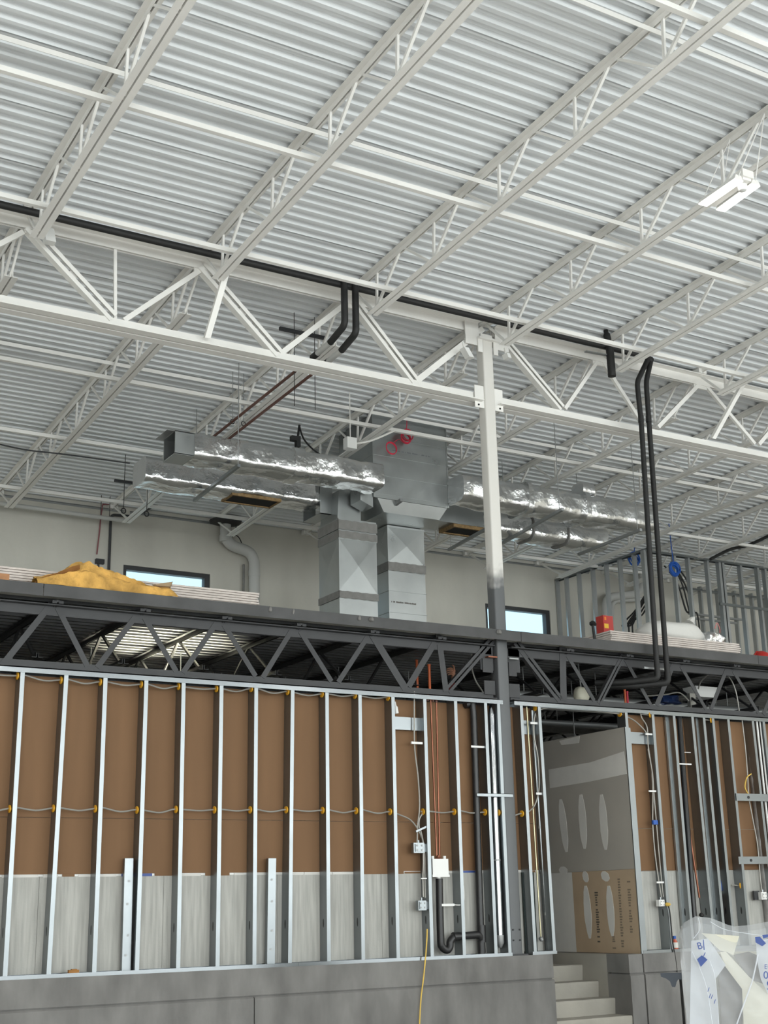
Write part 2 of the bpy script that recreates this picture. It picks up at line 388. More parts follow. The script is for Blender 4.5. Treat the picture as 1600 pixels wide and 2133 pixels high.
gweb(gr, (1370, 890), (1458, 798), .055); gweb(gr, (1466, 799), (1572, 925), .05); gweb(gr, (1580, 926), (1660, 830), .055)
for g, x in ((gl, 8.83), (gr, 9.28)):
    box('end_plate', (x-.10, YG-.07, 8.42), (x+.10, YG-.055, 8.735), 'white', g)
for (px, py) in ((75, 480), (425, 560), (742, 630), (1248, 750), (1457, 798)):
    c = gP(px, py); g = gl if px < 1000 else gr
    box('gusset', (c.x-.12, YG-.014, 8.56), (c.x+.12, YG+.014, 8.64), 'white', g)
def knee(pa, pb, label):
    a = atY(*pa, 12.1); b_ = atY(*pb, 12.40)
    tag(MB().ell(a, b_, (1, 0, 0), (0, .95, .3), .065, .05, .007).build('knee_brace', 'white'), label, 'brace', 'knee braces from joist to girder')
knee((470, 556), (427, 703), 'white knee brace sloping from the second joist to the girder, left half')
knee((1548, 797), (1484, 913), 'white knee brace sloping to the girder near the right edge')

# ---------------------------------------------------------------- the column, white above and grey below
CX0, CX1, CY0, CY1 = 8.975, 9.128, 12.45, 12.602
cm = thing('steel_column', (9.05, 12.526, 1.22), 'square steel column, white above fading to grey at the upper floor', 'column')
def shaft(x0, y0, x1, y1, z0, z1, r=.018):
    s = []
    for cx, cy, a0 in ((x1-r, y0+r, -90), (x1-r, y1-r, 0), (x0+r, y1-r, 90), (x0+r, y0+r, 180)):
        for k in range(4):
            a = math.radians(a0+30*k); s.append((cx+r*math.cos(a), cy+r*math.sin(a)))
    b = MB(); b.ext(s, (0, 0, z0), (0, 0, z1), (1, 0, 0), (0, 1, 0)); b.sm = True
    return b
cp = mat('column_paint', (0.72, 0.70, 0.66), 0.42); nt = cp.node_tree; bs = nt.nodes['Principled BSDF']
g_ = N(nt, 'ShaderNodeNewGeometry'); sp_ = N(nt, 'ShaderNodeSeparateXYZ'); nz = N(nt, 'ShaderNodeTexNoise'); nz.inputs['Scale'].default_value = 6
ad = N(nt, 'ShaderNodeMath'); ad.operation = 'MULTIPLY_ADD'; ad.inputs[1].default_value = 0.5
nt.links.new(g_.outputs['Position'], sp_.inputs[0]); nt.links.new(g_.outputs['Position'], nz.inputs['Vector'])
nt.links.new(nz.outputs['Fac'], ad.inputs[0]); nt.links.new(sp_.outputs['Z'], ad.inputs[2])
mr = N(nt, 'ShaderNodeMapRange'); mr.inputs[1].default_value = 5.58; mr.inputs[2].default_value = 5.88
nt.links.new(ad.outputs[0], mr.inputs[0])
mx_ = N(nt, 'ShaderNodeMix'); mx_.data_type = 'RGBA'; mx_.inputs[6].default_value = (0.10, 0.105, 0.11, 1); mx_.inputs[7].default_value = (0.72, 0.70, 0.66, 1)
nt.links.new(mr.outputs[0], mx_.inputs[0]); nt.links.new(mx_.outputs[2], bs.inputs['Base Color'])
shaft(CX0, CY0, CX1, CY1, 1.22, 8.50).build('shaft', cp, cm)
box('cap_plate', (8.90, 12.40, 8.50), (9.21, 12.66, 8.525), 'white', cm)
box('bearing_stub', (8.965, 12.47, 8.525), (9.14, 12.59, 8.60), 'white', cm)
for x0, x1 in ((8.90, 8.967), (9.136, 9.20)): box('stiffener_plate', (x0, 12.44, 8.33), (x1, 12.455, 8.50), 'white', cm)
for s, x0, x1 in ((-1, 8.84, 8.975), (1, 9.128, 9.26)):
    box('tab_plate', (x0, 12.475, 7.60), (x1, 12.487, 7.89), 'white', cm)
    c = (x0+.05 if s < 0 else x1-.05); MB().cyl((c, 12.468, 7.635), (c, 12.476, 7.635), .012).build('bolt_hole', 'darkgap', cm)
for x0, x1, z in ((8.79, 8.93, 4.33), (9.16, 9.27, 4.31), (8.80, 8.95, 4.075), (9.15, 9.30, 4.06)):
    box('lug_plate', (x0, 12.49, z), (x1, 12.502, z+.16), 'gsteel', cm)
for x0, x1 in ((8.84, 8.965), (9.14, 9.27)): box('seat_angle', (x0, 12.44, 4.50), (x1, 12.60, 4.515), 'copper' if x0 < 9 else 'flange', cm)
box('base_plate', (8.92, 12.42, 1.22), (9.18, 12.63, 1.235), 'gsteel', cm)
for dx in (-.045, .045):
    for dz in (.16, .27): MB().cyl((9.052+dx, 12.438, 1.22+dz), (9.052+dx, 12.452, 1.22+dz), .009, 8).build('bolt', 'dsteel', cm)
# ---------------------------------------------------------------- upper floor (mezzanine)
ZM = 4.80
mz = thing('floor_mezzanine', (8, 16.5, ZM), 'upper floor slab with grey painted edge', kind='structure')
box('slab', (XL, 12.46, ZM-.075), (XR, YB, ZM), 'concrete', mz)
xs = [XL, 3.58, 9.22, 13.05, XR]
for i in range(4):
    b = MB(); b.ell((xs[i]+.003, 12.30, ZM+.004), (xs[i+1]-.003, 12.30, ZM+.004), (0, 1, 0), (0, 0, -1), .16, .118, .009); b.build('edge_angle', 'slab', mz)
for x, w in ((5.98, .05), (6.25, .03), (7.05, .05), (7.2, .08), (8.9, .09)):      # lumps of grout left on the edge
    b = MB(); b.lathe((x, 12.298, ZM-.03), [(0, -.03), (w*.35, -.02), (w*.4, .0), (w*.3, .02), (0, .034)], 7, (.2, .1, 1)); b.build('grout_lump', 'plinth', mz)
def zmz(y): return ZM-.118
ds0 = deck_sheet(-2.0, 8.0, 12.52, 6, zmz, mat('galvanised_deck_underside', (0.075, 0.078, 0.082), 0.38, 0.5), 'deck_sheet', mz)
for k in range(9):
    for j in range(2):
        if k == 0 and j == 0: continue
        o = ds0.copy(); col.objects.link(o); o.parent = mz; o.location = ds0.location+Vector((j*9.95, k*6*P, j*.001))
YT = 12.53
def mtruss(x0, x1, label):
    g = thing('floor_truss', ((x0+x1)/2, YT, 4.02), label, 'truss', 'grey steel trusses under the upper floor')
    for nm, z, up, leg in (('top_chord', 4.645, False, .10), ('bottom_chord', 4.02, True, .075)):
        b = MB(); v = (0, 0, 1) if up else (0, 0, -1)
        for s in (-1, 1): b.ell((x0, YT+s*.015, z), (x1, YT+s*.015, z), (0, s, 0), v, .085, leg, .01)
        b.build(nm, 'gsteel', g)
    return g
def mweb(g, pa, pb, w, double=False, name='web_diagonal'):
    a = atY(*pa, YT); b_ = atY(*pb, YT); d = (b_-a).normalized(); a -= d*.02; b_ += d*.02; b = MB()
    n = Vector((0, 1, 0)).cross(d).normalized()
    if double:
        for s in (-1, 1):
            o = n*(s*w/2)+Vector((0, -.03, 0)); b.ell(a+o, b_+o, -n*s, (0, 1, 0), w*.40, .06, .006)
        wd = b.build(name, 'gsteel', g); c = lerp(a, b_, .5)
        MB().bar(c-d*.04, c+d*.04, w*1.1, .008, (0, 1, 0)).build('spacer_plate', 'gsteel', wd)
    else:
        b.ell(a-n*w/2+Vector((0, -.03, 0)), b_-n*w/2+Vector((0, -.03, 0)), n, (0, 1, 0), w, w, .006); b.build(name, 'gsteel', g)
ml = mtruss(-1.0, 8.93, 'grey floor truss left of the column, above the long stud wall')
for a, b_, w, dbl in (((103, 1262), (5, 1384), .06, 0), ((120, 1270), (178, 1384), .055, 0), ((277, 1290), (203, 1388), .055, 0), ((301, 1291), (363, 1396), .055, 0),
                      ((446, 1303), (381, 1399), .055, 0), ((466, 1305), (528, 1406), .055, 0), ((603, 1318), (547, 1409), .055, 0), ((625, 1319), (686, 1417), .055, 0),
                      ((761, 1331), (704, 1419), .055, 0), ((771, 1320), (840, 1432), .085, 0), ((903, 1340), (850, 1428), .07, 0), ((1022, 1335), (932, 1437), .085, 1)):
    mweb(ml, a, b_, w, dbl)
mweb(ml, (911, 1324), (926, 1438), .075, name='web_vertical')
mweb(ml, (-40, 1268), (-10, 1380), .055)
mr_ = mtruss(9.17, 17.0, 'grey floor truss right of the column, crossed by the black risers')
for a, b_, w, dbl in (((1074, 1340), (1163, 1457), .10, 1), ((1179, 1366), (1233, 1457), .05, 0), ((1294, 1369), (1246, 1464), .07, 1), ((1301, 1377), (1351, 1466), .05, 0),
                      ((1399, 1387), (1366, 1467), .065, 0), ((1417, 1391), (1466, 1475), .05, 0), ((1509, 1399), (1479, 1476), .055, 0), ((1526, 1401), (1575, 1483), .05, 0), ((1622, 1408), (1588, 1486), .055, 0)):
    mweb(mr_, a, b_, w, dbl)
mweb(mr_, (1169, 1352), (1171, 1457), .095, name='web_vertical')
for g, x in ((ml, 8.86), (mr_, 9.24)): box('end_plate', (x-.09, YT-.025, 4.36), (x+.09, YT-.012, 4.64), 'gsteel', g)
# floor joists under the slab, running back from the truss
jx = [atY(px, 1280+px*.093, 12.5).x for px in (113, 295, 465, 620, 773, 913)]
jx = [jx[0]-.93]+jx+[10.02, 10.95, 11.88, 12.76, 13.7, 14.6]
def mjoist(x, label):
    g = thing('floor_joist', (x, 16.5, 4.2), label, 'joist', 'dark floor joists under the upper floor')
    for z, up in ((ZM-.12, False), (4.22, True)):
        b = MB(); v = (0, 0, 1) if up else (0, 0, -1)
        for s in (-1, 1): b.ell((x+s*.008, 12.47 if not up else 13.0, z), (x+s*.008, 20.7 if not up else 20.0, z), (s, 0, 0), v, .05, .05, .006)
        b.build('top_chord' if not up else 'bottom_chord', 'dsteel', g)
    ys = [13.1+.61*k for k in range(12)]
    for k in range(11):
        za, zb_ = (4.24, 4.66) if k % 2 == 0 else (4.66, 4.24)
        MB().bar((x, ys[k], za), (x, ys[k+1], zb_), .026, .026, (1, 0, 0)).build('web_bar', 'dsteel', g)
    MB().box((x-.055, 12.40, 4.648), (x-.009, 12.60, 4.675)).box((x+.009, 12.40, 4.648), (x+.055, 12.60, 4.675)).box((x-.016, 12.405, 4.66), (x+.016, 12.415, 4.682)).build('joist_seat', 'gsteel', g)
    return g
ord_ = ['first', 'second', 'third', 'fourth', 'fifth', 'sixth', 'seventh', 'eighth', 'ninth', 'tenth', 'eleventh', 'twelfth', 'thirteenth']
mj = mjoist(jx[0], 'dark floor joist under the upper floor, first from the left')
for k in range(1, len(jx)): tag(copy_tree(mj, (jx[k]-jx[0], 0, 0)), 'dark floor joist under the upper floor, %s from the left' % ord_[k])

# ---------------------------------------------------------------- raised concrete base and stair
ZP = 1.22
pl = thing('wall_plinth', (5, 12.4, 0), 'raised concrete base below the stud wall', kind='structure')
XD0, XD1 = 9.50, 10.585                        # stair opening
YP = 12.395
def lower_panel(x0, x1, y):
    b = MB(); b.ext([(y, 0), (y, .944), (y+.016, .958), (12.8, .958), (12.8, 0)], (x0, 0, 0), (x1, 0, 0), (0, 1, 0), (0, 0, 1)); b.build('lower_panel', 'plinth', pl)
lower_panel(XL, 5.857, YP); lower_panel(5.868, XD0, YP)
box('upper_band', (XL, YP+.012, 0.972), (XD0, 12.8, ZP), 'plinth', pl)
box('joint_backing', (XL, YP+.03, 0.5), (XD0-.01, 12.75, 1.1), 'plinth', pl)
lower_panel(XD1, 10.788, YP); lower_panel(10.80, XR, YP-.012)
box('upper_band', (XD1+.0, YP+.012, 0.972), (10.79, 12.8, ZP-.045), 'plinth', pl); box('upper_band', (10.798, YP+.0, 0.972), (XR, 12.8, ZP-.045), 'plinth', pl)
box('stair_side_wall', (XD1+.002, 12.8, 0.0), (10.8, 15.0, ZP-.05), 'step', pl)
box('joint_backing', (XD1+.02, YP+.03, 0.4), (XR, 12.75, 1.1), 'plinth', pl)
fl = thing('floor_raised', (8, 16.8, ZP), 'raised concrete floor behind the stud wall', kind='structure')
box('slab', (XL, 12.8, ZP-.2), (XD0, YB, ZP-.002), 'plinth', fl); box('slab', (10.8, 12.8, ZP-.25), (XR, YB, ZP-.05), 'plinth', fl); box('slab', (XD0, 14.35, ZP-.2), (10.8, YB, ZP-.002), 'plinth', fl)
st = thing('concrete_stair', (10.04, 13.2, 0), 'concrete stair climbing into the doorway', 'stair')
tz = [0.171, 0.346, 0.521, 0.697, 0.872, 1.047]
ye = [12.42-.285*2, 12.42-.285, 12.40, 12.68, 12.96, 13.25, 13.54]
for k in range(6):
    y0 = 12.41+.28*(k-2)
    b = MB(); y1 = 14.35
    z0 = tz[k]-.175 if k else 0
    b.ext([(y0+.012, z0), (y1, z0), (y1, tz[k]), (y0+.008, tz[k]), (y0, tz[k]-.01), (y0, tz[k]-.03)], (XD0+.002, 0, 0), (XD1-.002, 0, 0), (0, 1, 0), (0, 0, 1)); b.build('step', 'step', st)
box('landing_riser', (XD0+.002, 12.41+.28*4+.02, tz[5]), (XD0+.45, 14.3, ZP-.003), 'step', st)

# ---------------------------------------------------------------- steel stud wall
YS, YSB = 12.42, 12.572                        # front and back of the studs
ZT0, ZT1 = 1.222, 4.0
def stud(xb, xt, parent, name='stud', w=.041, z0=ZT0+.004, z1=ZT1-.004, lip=.010, y0=YS, y1=YSB, m='galv'):
    """C-shaped stud: web on the left, flanges to the right with returned lips"""
    t = .0012; d = y1-y0
    sec = [(0, 0), (w, 0), (w, lip), (w-t*2, lip), (w-t*2, t*2), (t*2, t*2), (t*2, d-t*2), (w-t*2, d-t*2), (w-t*2, d-lip), (w, d-lip), (w, d), (0, d)]
    b = MB(); b.ext(sec, (xb-w/2, y0, z0), (xt-w/2, y0, z1), (1, 0, 0), (0, 1, 0)); return b.build(name, m, parent)
def knockout(xb, xt, z, parent):
    x = xb+(xt-xb)*(z-ZT0)/(ZT1-ZT0)-.0205
    b = MB(); s = []
    for k in range(10):
        a = 2*math.pi*k/10; s.append((.012*math.cos(a), .045*math.sin(a)))
    b.ext(s, (x-.0012, (YS+YSB)/2, z), (x+.0005, (YS+YSB)/2, z), (0, 1, 0), (0, 0, 1)); b.build('knockout', 'dsteel', parent)
tops = [(47.7,1396),(138.8,1401),(220.3,1405),(305.4,1410.6),(382.9,1415),(461.8,1420.5),(534,1425),(610,1430),(681.2,1433.7),(749.9,1438),(818.6,1441.8),(884.5,1445.5),(948.6,1449),(1011,1452),(1038,1453)]
bots = [(10,2042),(101,2037),(196,2032),(285,2029),(371,2025.5),(453,2020),(530,2016),(604,2012.6),(685.5,2010),(757,2006.4),(830,2002),(901,2000),(968,1996),(1034,1994),(1063,1993)]
wl = thing('stud_wall', (6.0, 12.5, ZP), 'long steel stud wall with brown backing board, left of the column', 'stud wall')
SX = []
for t_, b_ in zip(tops, bots):
    xt = atY(t_[0], t_[1], YS).x; xb = atY(b_[0], b_[1], YS).x; SX.append((xb, xt)); knockout(xb, xt, 1.62, stud(xb, xt, wl))
for k in range(1, 8): stud(SX[0][0]-.4064*k, SX[0][1]-.4064*k, wl)
def track(x0, x1, z, up, parent, name):
    """U-shaped track: flanges outside the studs"""
    h = .034 if up else -.045; t = .002; ya, yb = YS-.004, YSB+.002
    sec = [(ya, h), (ya, 0), (yb, 0), (yb, h), (yb-t, h), (yb-t, t if up else -t), (ya+t, t if up else -t), (ya+t, h)]
    b = MB(); b.ext(sec, (x0, 0, z), (x1, 0, z), (0, 1, 0), (0, 0, 1)); return b.build(name, 'galvt', parent)
xe = SX[14][0]+.03
track(SX[0][0]-3, 6.35, ZP, True, wl, 'bottom_track'); track(6.353, xe, ZP, True, wl, 'bottom_track')
track(SX[0][0]-3, 4.78, 4.005, False, wl, 'top_track'); track(4.78, 6.1, 4.0055, False, wl, 'top_track'); track(6.1, SX[14][1]+.06, 4.005, False, wl, 'top_track')
# backing boards: brown above, grey fibre-cement below, ragged pale strip between
def boards(parent, xa, xb, step, y, z0, z1, m, name, gap=.003):
    x = xa
    while x < xb-.02:
        x2 = min(x+step, xb); box(name, (x+gap/2, y, z0), (x2-gap/2, y+.016, z1), m, parent); x = x2
YBD = YSB+.004
boards(wl, 0.6, 9.5, 2.44, YBD, 2.64, 3.98, 'brown', 'brown_board'); boards(wl, 0.2, 9.5, 2.44, YBD, 2.125, 2.636, 'brown', 'brown_board')
boards(wl, 0.1, 9.5, 1.2192, YBD, ZP+.01, 2.105, 'grey_board', 'grey_board')
box('strip_backing', (0.1, YBD+.008, 2.08), (9.5, YBD+.02, 2.15), 'pvcw', wl)
random.seed(11); x = 3.1
while x < 9.4:
    w = random.uniform(.10, .5); x2 = min(9.45, x+w); r = random.random()
    box('paper_strip', (x, YBD-.001, 2.100+random.uniform(-.004, .002)), (x2, YBD+.004, 2.122+random.uniform(-.004, .006)), 'mud' if r < .45 else ('bluep' if r < .8 else 'brown'), wl); x = x2+random.uniform(0, .06)
bk = atY(822, 1490, 12.48); bk2 = atY(886, 1515, 12.48)
box('blocking', (SX[10][1]+.02, 12.50, 3.62), (SX[11][1]-.02, 12.52, 3.76), 'galv', wl)
# loose cut studs leaning against the boards
for px0, px1, lab in (((268, 1788), (262, 2012), 'short cut stud standing behind the third stud, left half of the wall'), ((566, 1788), (563, 2012), 'short cut stud standing alone in the middle of the stud wall')):
    a = atY(*px0, 12.50); c = atY(*px1, 12.50); t = thing('stud_offcut', (c.x, 12.5, ZP), lab, 'metal stud', 'short cut studs standing in the wall')
    z1 = atY(*px0, 12.50).z; s = stud(c.x, a.x, t, 'channel', w=.085, z1=z1, z0=ZP+.006, y0=12.485, y1=12.535, lip=.01)
    for q in (.16, .33, .6, .8):
        zz = ZP+(z1-ZP)*q; xx = c.x+(a.x-c.x)*q; MB().lathe((xx+random.uniform(-.01, .01), 12.4855, zz), [(.012, -.003), (.008, .001)], 8, (0, 1, 0)).build('dent', 'flange', s)

# right-hand part of the stud wall
wr = thing('stud_wall', (11.5, 12.5, ZP), 'steel stud wall right of the column, framing the stair doorway and pipe runs', 'stud wall')
RT = [((1085.5,1461.6),(1116,1991)),((1123,1465),(1156,1990)),((1304,1476.6),(1343,1987)),((1359.5,1480),(1400,1986)),((1403.6,1485),(1446,1985)),((1442,1488),(1491,1985)),
      ((1466,1489),(1513,1985)),((1485,1490.6),(1532,1984)),((1517,1493.5),(1565,1984)),((1568,1497.7),(1622,1983)),((1590.7,1499),(1645,1983))]
RX = []
for t_, b_ in RT:
    xt = atY(*t_, YS).x; xb = atY(*b_, YS).x; RX.append((xb, xt)); i = len(RX)-1
    s_ = stud(xb, xt, wr, z0=ZP+.004 if i < 2 else ZP-.04)
    if i > 1: knockout(xb, xt, 1.62, s_)
for k in range(1, 5): stud(RX[-1][0]+.406*k, RX[-1][1]+.406*k, wr, z0=ZP-.04)
track(RX[0][1]-.1, 16.0, 4.005, False, wr, 'top_track'); track(RX[0][0]-.04, RX[1][0]+.03, ZP, True, wr, 'bottom_track'); track(RX[2][0]-.02, 16.0, ZP-.045, True, wr, 'bottom_track')
XW = 10.83
boards(wr, 10.85, 15.9, 2.44, YBD, 2.60, 3.98, 'brown', 'brown_board'); boards(wr, 10.85, 15.9, 2.44, YBD, 2.105, 2.596, 'brown', 'brown_board')
boards(wr, 10.85, 15.9, 1.2192, YBD, ZP-.03, 2.098, 'grey_board', 'grey_board')
for x0, x1, z0, z1 in ((RX[2][1]+.03, RX[3][1]-.02, 3.60, 3.74),): box('blocking', (x0, 12.50, z0), (x1, 12.52, z1), 'galv', wr)
# wide sheet-metal backing strips between the pipe-chase studs
for px, w in ((1392, .10), (1456, .09)):
    c = atY(px, 1600, 12.53).x; 
    MB().add([(c+.02+.0, 12.53, ZP-.03), (c+.02+w, 12.53, ZP-.03), (c+.02+w, 12.53, 3.97), (c+.02, 12.53, 3.97), (c+.02, 12.56, ZP-.03), (c+.02+w, 12.56, ZP-.03), (c+.02+w, 12.56, 3.97), (c+.02, 12.56, 3.97)],
             [(0,1,2,3),(4,7,6,5),(0,4,5,1),(1,5,6,2),(2,6,7,3),(3,7,4,0)]).build('backing_strip', 'galvd', wr)
for pa, pb in (((1535, 1660), (1640, 1677)), ((1540, 1792), (1640, 1806))):
    a = atY(*pa, 12.40); c = atY(*pb, 12.40); b = MB(); b.ell((a.x, 12.408, a.z+.045), (c.x+.4, 12.408, a.z+.045), (0, 0, -1), (0, 1, 0), .09, .03, .002); b.build('cross_channel', 'galv', wr)
    MB().cyl((a.x+.21, 12.402, a.z), (a.x+.21, 12.41, a.z), .018, 10).build('punch_hole', 'dsteel', wr)
# plate against the column and the door head
box('door_header', (RX[1][1]+.02, 12.43, 3.955), (RX[2][1]-.02, 12.56, 3.962), 'galv', wr)
# dark green board panel left in the narrow bay beside the column
box('dark_panel', (9.24, 12.540, ZP+.01), (9.40, 12.565, 2.10), mat('dark_green_panel', (0.012, 0.022, 0.02), 0.4), wr)

# plastered drywall side of the stair passage, seen through the doorway
dw = thing('wall_passage', (10.81, 13.6, ZP-.05), 'taped drywall lining the stair passage', kind='structure')
XP = 10.80
def drywall(y0, y1, z0, z1, m): return box('drywall_sheet', (XP, y0+.001, z0), (XP+.013, y1-.001, z1), m, dw)
drywall(12.43, 15.2, 2.125, 3.35, 'gyp'); drywall(12.43, 15.2, 3.352, 3.785, 'gyp'); drywall(12.43, 13.62, ZP-.045, 2.123, 'gyptan'); drywall(13.62, 15.2, ZP-.045, 2.123, 'mud')
box('stud_core', (XP+.014, 12.44, ZP-.04), (XP+.10, 15.2, 3.78), 'galv', dw)
box('corner_bead', (XP-.004, 12.418, ZP-.045), (XP+.03, 12.432, 3.785), 'galv', dw)
def patch(ya, za, pts):
    """smear of joint compound: outline in (y,z) offsets"""
    b = MB(); n = len(pts); b.ext([(p, q) for p, q in pts], (XP-.0025, ya, za), (XP+.0005, ya, za), (0, 1, 0), (0, 0, 1)); b.build('compound_patch', 'mud', dw)
def smear(px0, py0, px1, py1, w):
    a = atX(px0, py0, XP); c = atX(px1, py1, XP); h = a.z-c.z; y = (a.y+c.y)/2; n = 9; L = []; Rr = []
    for k in range(n+1):
        t = k/n; ww = w*(math.sin(math.pi*(.06+.92*t**.85))**.55)*(.7+.3*t)*random.uniform(.93, 1.07)
        yy = a.y+(c.y-a.y)*t; L.append((yy-y-ww/2, h*(1-t))); Rr.append((yy-y+ww/2, h*(1-t)))
    patch(y, c.z, L+Rr[::-1])
random.seed(3)
for s in ((1168, 1665, 1180, 1775, .17), (1210, 1655, 1218, 1768, .17), (1253, 1655, 1262, 1770, .17), (1220, 1845, 1229, 1955, .16), (1268, 1845, 1276, 1950, .16), (1218, 1815, 1222, 1838, .13), (1258, 1815, 1264, 1836, .18), (1172, 1805, 1175, 1822, .2)): smear(*s)
pa = [atX(*q, XP) for q in ((1143, 1603), (1230, 1588), (1300, 1565), (1306, 1612), (1230, 1628), (1146, 1642))]
patch(0, 0, [(p.y, p.z) for p in pa])
pa = [atX(*q, XP) for q in ((1165, 1543), (1208, 1533), (1206, 1548), (1170, 1552))]; patch(0, 0, [(p.y, p.z) for p in pa])
# printed lines on the tan sheet (too faded to read): rows of dark marks
for px, py0, py1, n in ((1240, 1858, 1970, 22), (1271, 1950, 1978, 6), (1289, 1830, 1975, 26), (1309, 1835, 1945, 20)):
    b = MB()
    for k in range(n):
        t = k/n; p = atX(px+ (py0+(py1-py0)*t-1850)*.06, py0+(py1-py0)*t, XP)
        if random.random() < .18: continue
        h = (atX(px, py0, XP).z-atX(px, py1, XP).z)/n*.62; w = random.uniform(.02, .045)
        b.box((XP-.0012, p.y-w, p.z-h), (XP+.0002, p.y+w*.4, p.z))
    b.build('printed_line', mat('faded_ink', (0.22, 0.175, 0.13), 0.85) if px != 1240 else 'ink', dw)
# ---------------------------------------------------------------- black insulated refrigerant pipes
YPp = 12.18
pz = 8.645
mp_ = thing('insulated_pipe', (6.9, YPp, 8.0), 'long black insulated pipe along the girder with two drops and copper tails', 'pipe')
MB().cyl((1.0, YPp, pz-.03), (11.36, YPp, pz+.02), .040, 14).build('main_run', 'black', mp_)
for px, px2, py1, xo in ((717, 717, 680, 0), (740, 740, 697, 0)):
    a = atY(px, 598, YPp-.05); z1 = atY(px2, py1, YPp-.05).z
    zz = 8.05
    b = MB(); b.tube(elbow([(a.x, YPp-.05, pz+.04), (a.x, YPp-.05, z1+.02), (a.x-.0, YPp+.30, z1-.06)], .07), .040, 12); b.build('drop', 'black', mp_)
    MB().cyl((a.x, YPp+.29, z1-.057), (a.x, YPp+.62, z1-.075), .036, 12).build('pale_joint', 'pvc', mp_)
    MB().cyl((a.x, YPp+.61, z1-.075), (a.x, YPp+.74, z1-.08), .040, 12).build('end_collar', 'black', mp_)
    MB().cyl((a.x, YPp+.73, z1-.08), (a.x+.03, 16.0, z1-.12), .019, 10).build('copper_tail', 'rust', mp_)
# strut hangers with rods for the copper tails
for y, nm in ((13.35, 'front'), (15.2, 'rear')):
    c = 6.93; z = 8.36 if y < 14 else 8.1
    t = thing('pipe_hanger', (c, y, 7.95), 'dark strut hanger over the two thin brown pipes, %s one' % ('near the girder' if nm == 'front' else 'above the foil duct'), 'hanger', 'hangers of the brown pipes')
    if nm == 'front':
        box('strut', (c-.32, y-.02, 8.50), (c+.30, y+.02, 8.54), 'dsteel', t)
        for dx in (-.12, .16): MB().cyl((c+dx, y, 7.55), (c+dx, y, zd(y)), .005, 6).build('rod', 'dsteel', t)
    else:
        for dx in (-.10, .06):
            MB().cyl((c+dx, y, 7.98), (c+dx, y, zd(y)), .005, 6).build('rod', 'flange', t)
            MB().tube([(c+dx+.03*math.cos(a), y, 7.965+.03*math.sin(a)) for a in [k*math.pi/6 for k in range(12)]], .006, 6, True).build('ring', 'dsteel', t)
# pair of tall risers at the right
rs = thing('riser_pair', (11.3, 12.15, 4.2), 'pair of tall black insulated risers dropping past the upper floor edge', 'pipe')
for (pt, pk, pm, pb) in (((1352, 744), (1327, 796), (1336, 880), (1369, 1398)), ((1357, 747), (1346, 795), (1352, 880), (1390, 1402))):
    y = 12.17; A = [atY(*q, y) for q in (pt, pk, pm, pb)]; A[0].y += .0
    b = MB(); b.tube(elbow(A, .08), .034, 12); b.build('riser', 'black', rs)
    c = atY(*pm, y); MB().cyl((c.x-.003, y, c.z-.0), (c.x+.001, y, c.z+.09), .038, 12).build('sleeve', 'black', rs)
a = atY(1369, 1396, 12.17); b_ = atY(1390, 1400, 12.17)
MB().tube(elbow([a, (a.x, 12.17, a.z-.10), (a.x-.25, 12.45, a.z-.12), (a.x-.5, 12.75, a.z-.10)], .08), .04, 12).build('bottom_elbow', 'black', rs)
MB().tube(elbow([b_, (b_.x, 12.17, b_.z-.13), (b_.x-.35, 12.45, b_.z-.15), (b_.x-.6, 12.8, b_.z-.12)], .08), .042, 12).build('bottom_elbow', 'black', rs)
c = atY(1352, 745, 12.17); MB().lathe((c.x+.02, 12.17, c.z-.03), [(.0, .05), (.035, .035), (.046, 0), (.035, -.03)], 12, (0, 0, 1)).build('top_bend', 'black', rs)
for q in ((1346, 1393),): 
    p = atY(*q, 12.3); box('clip_bracket', (p.x-.08, 12.24, p.z-.012), (p.x+.26, 12.27, p.z+.012), 'flange', rs)
# capped stub hanging from the main
sa = atY(1270, 722, 12.10); sb = atY(1275, 784, 12.10)
sp_t = thing('capped_pipe_stub', (sa.x, 12.1, sb.z), 'short thick black pipe stub hanging beside the column', 'pipe')
MB().cyl(sb, sa, .052, 14).build('stub', 'black', sp_t); MB().lathe(sb, [(.03, -.006), (.05, 0), (.054, .03)], 14).build('cap', 'black', sp_t)
c = atY(1266, 700, 12.12); MB().lathe((c.x, 12.12, c.z-.06), [(.045, 0), (.045, .08), (.03, .1), (.03, .14)], 10, (-.2, 0, 1)).build('elbow_top', 'black', sp_t)
for k in range(7):
    x = 10.35+.12*k; MB().bar((x, 12.13, 8.50+.006*k), (x+.12, 12.13, 8.506+.006*k), .05, .012).build('wire_tie', 'flange', sp_t)

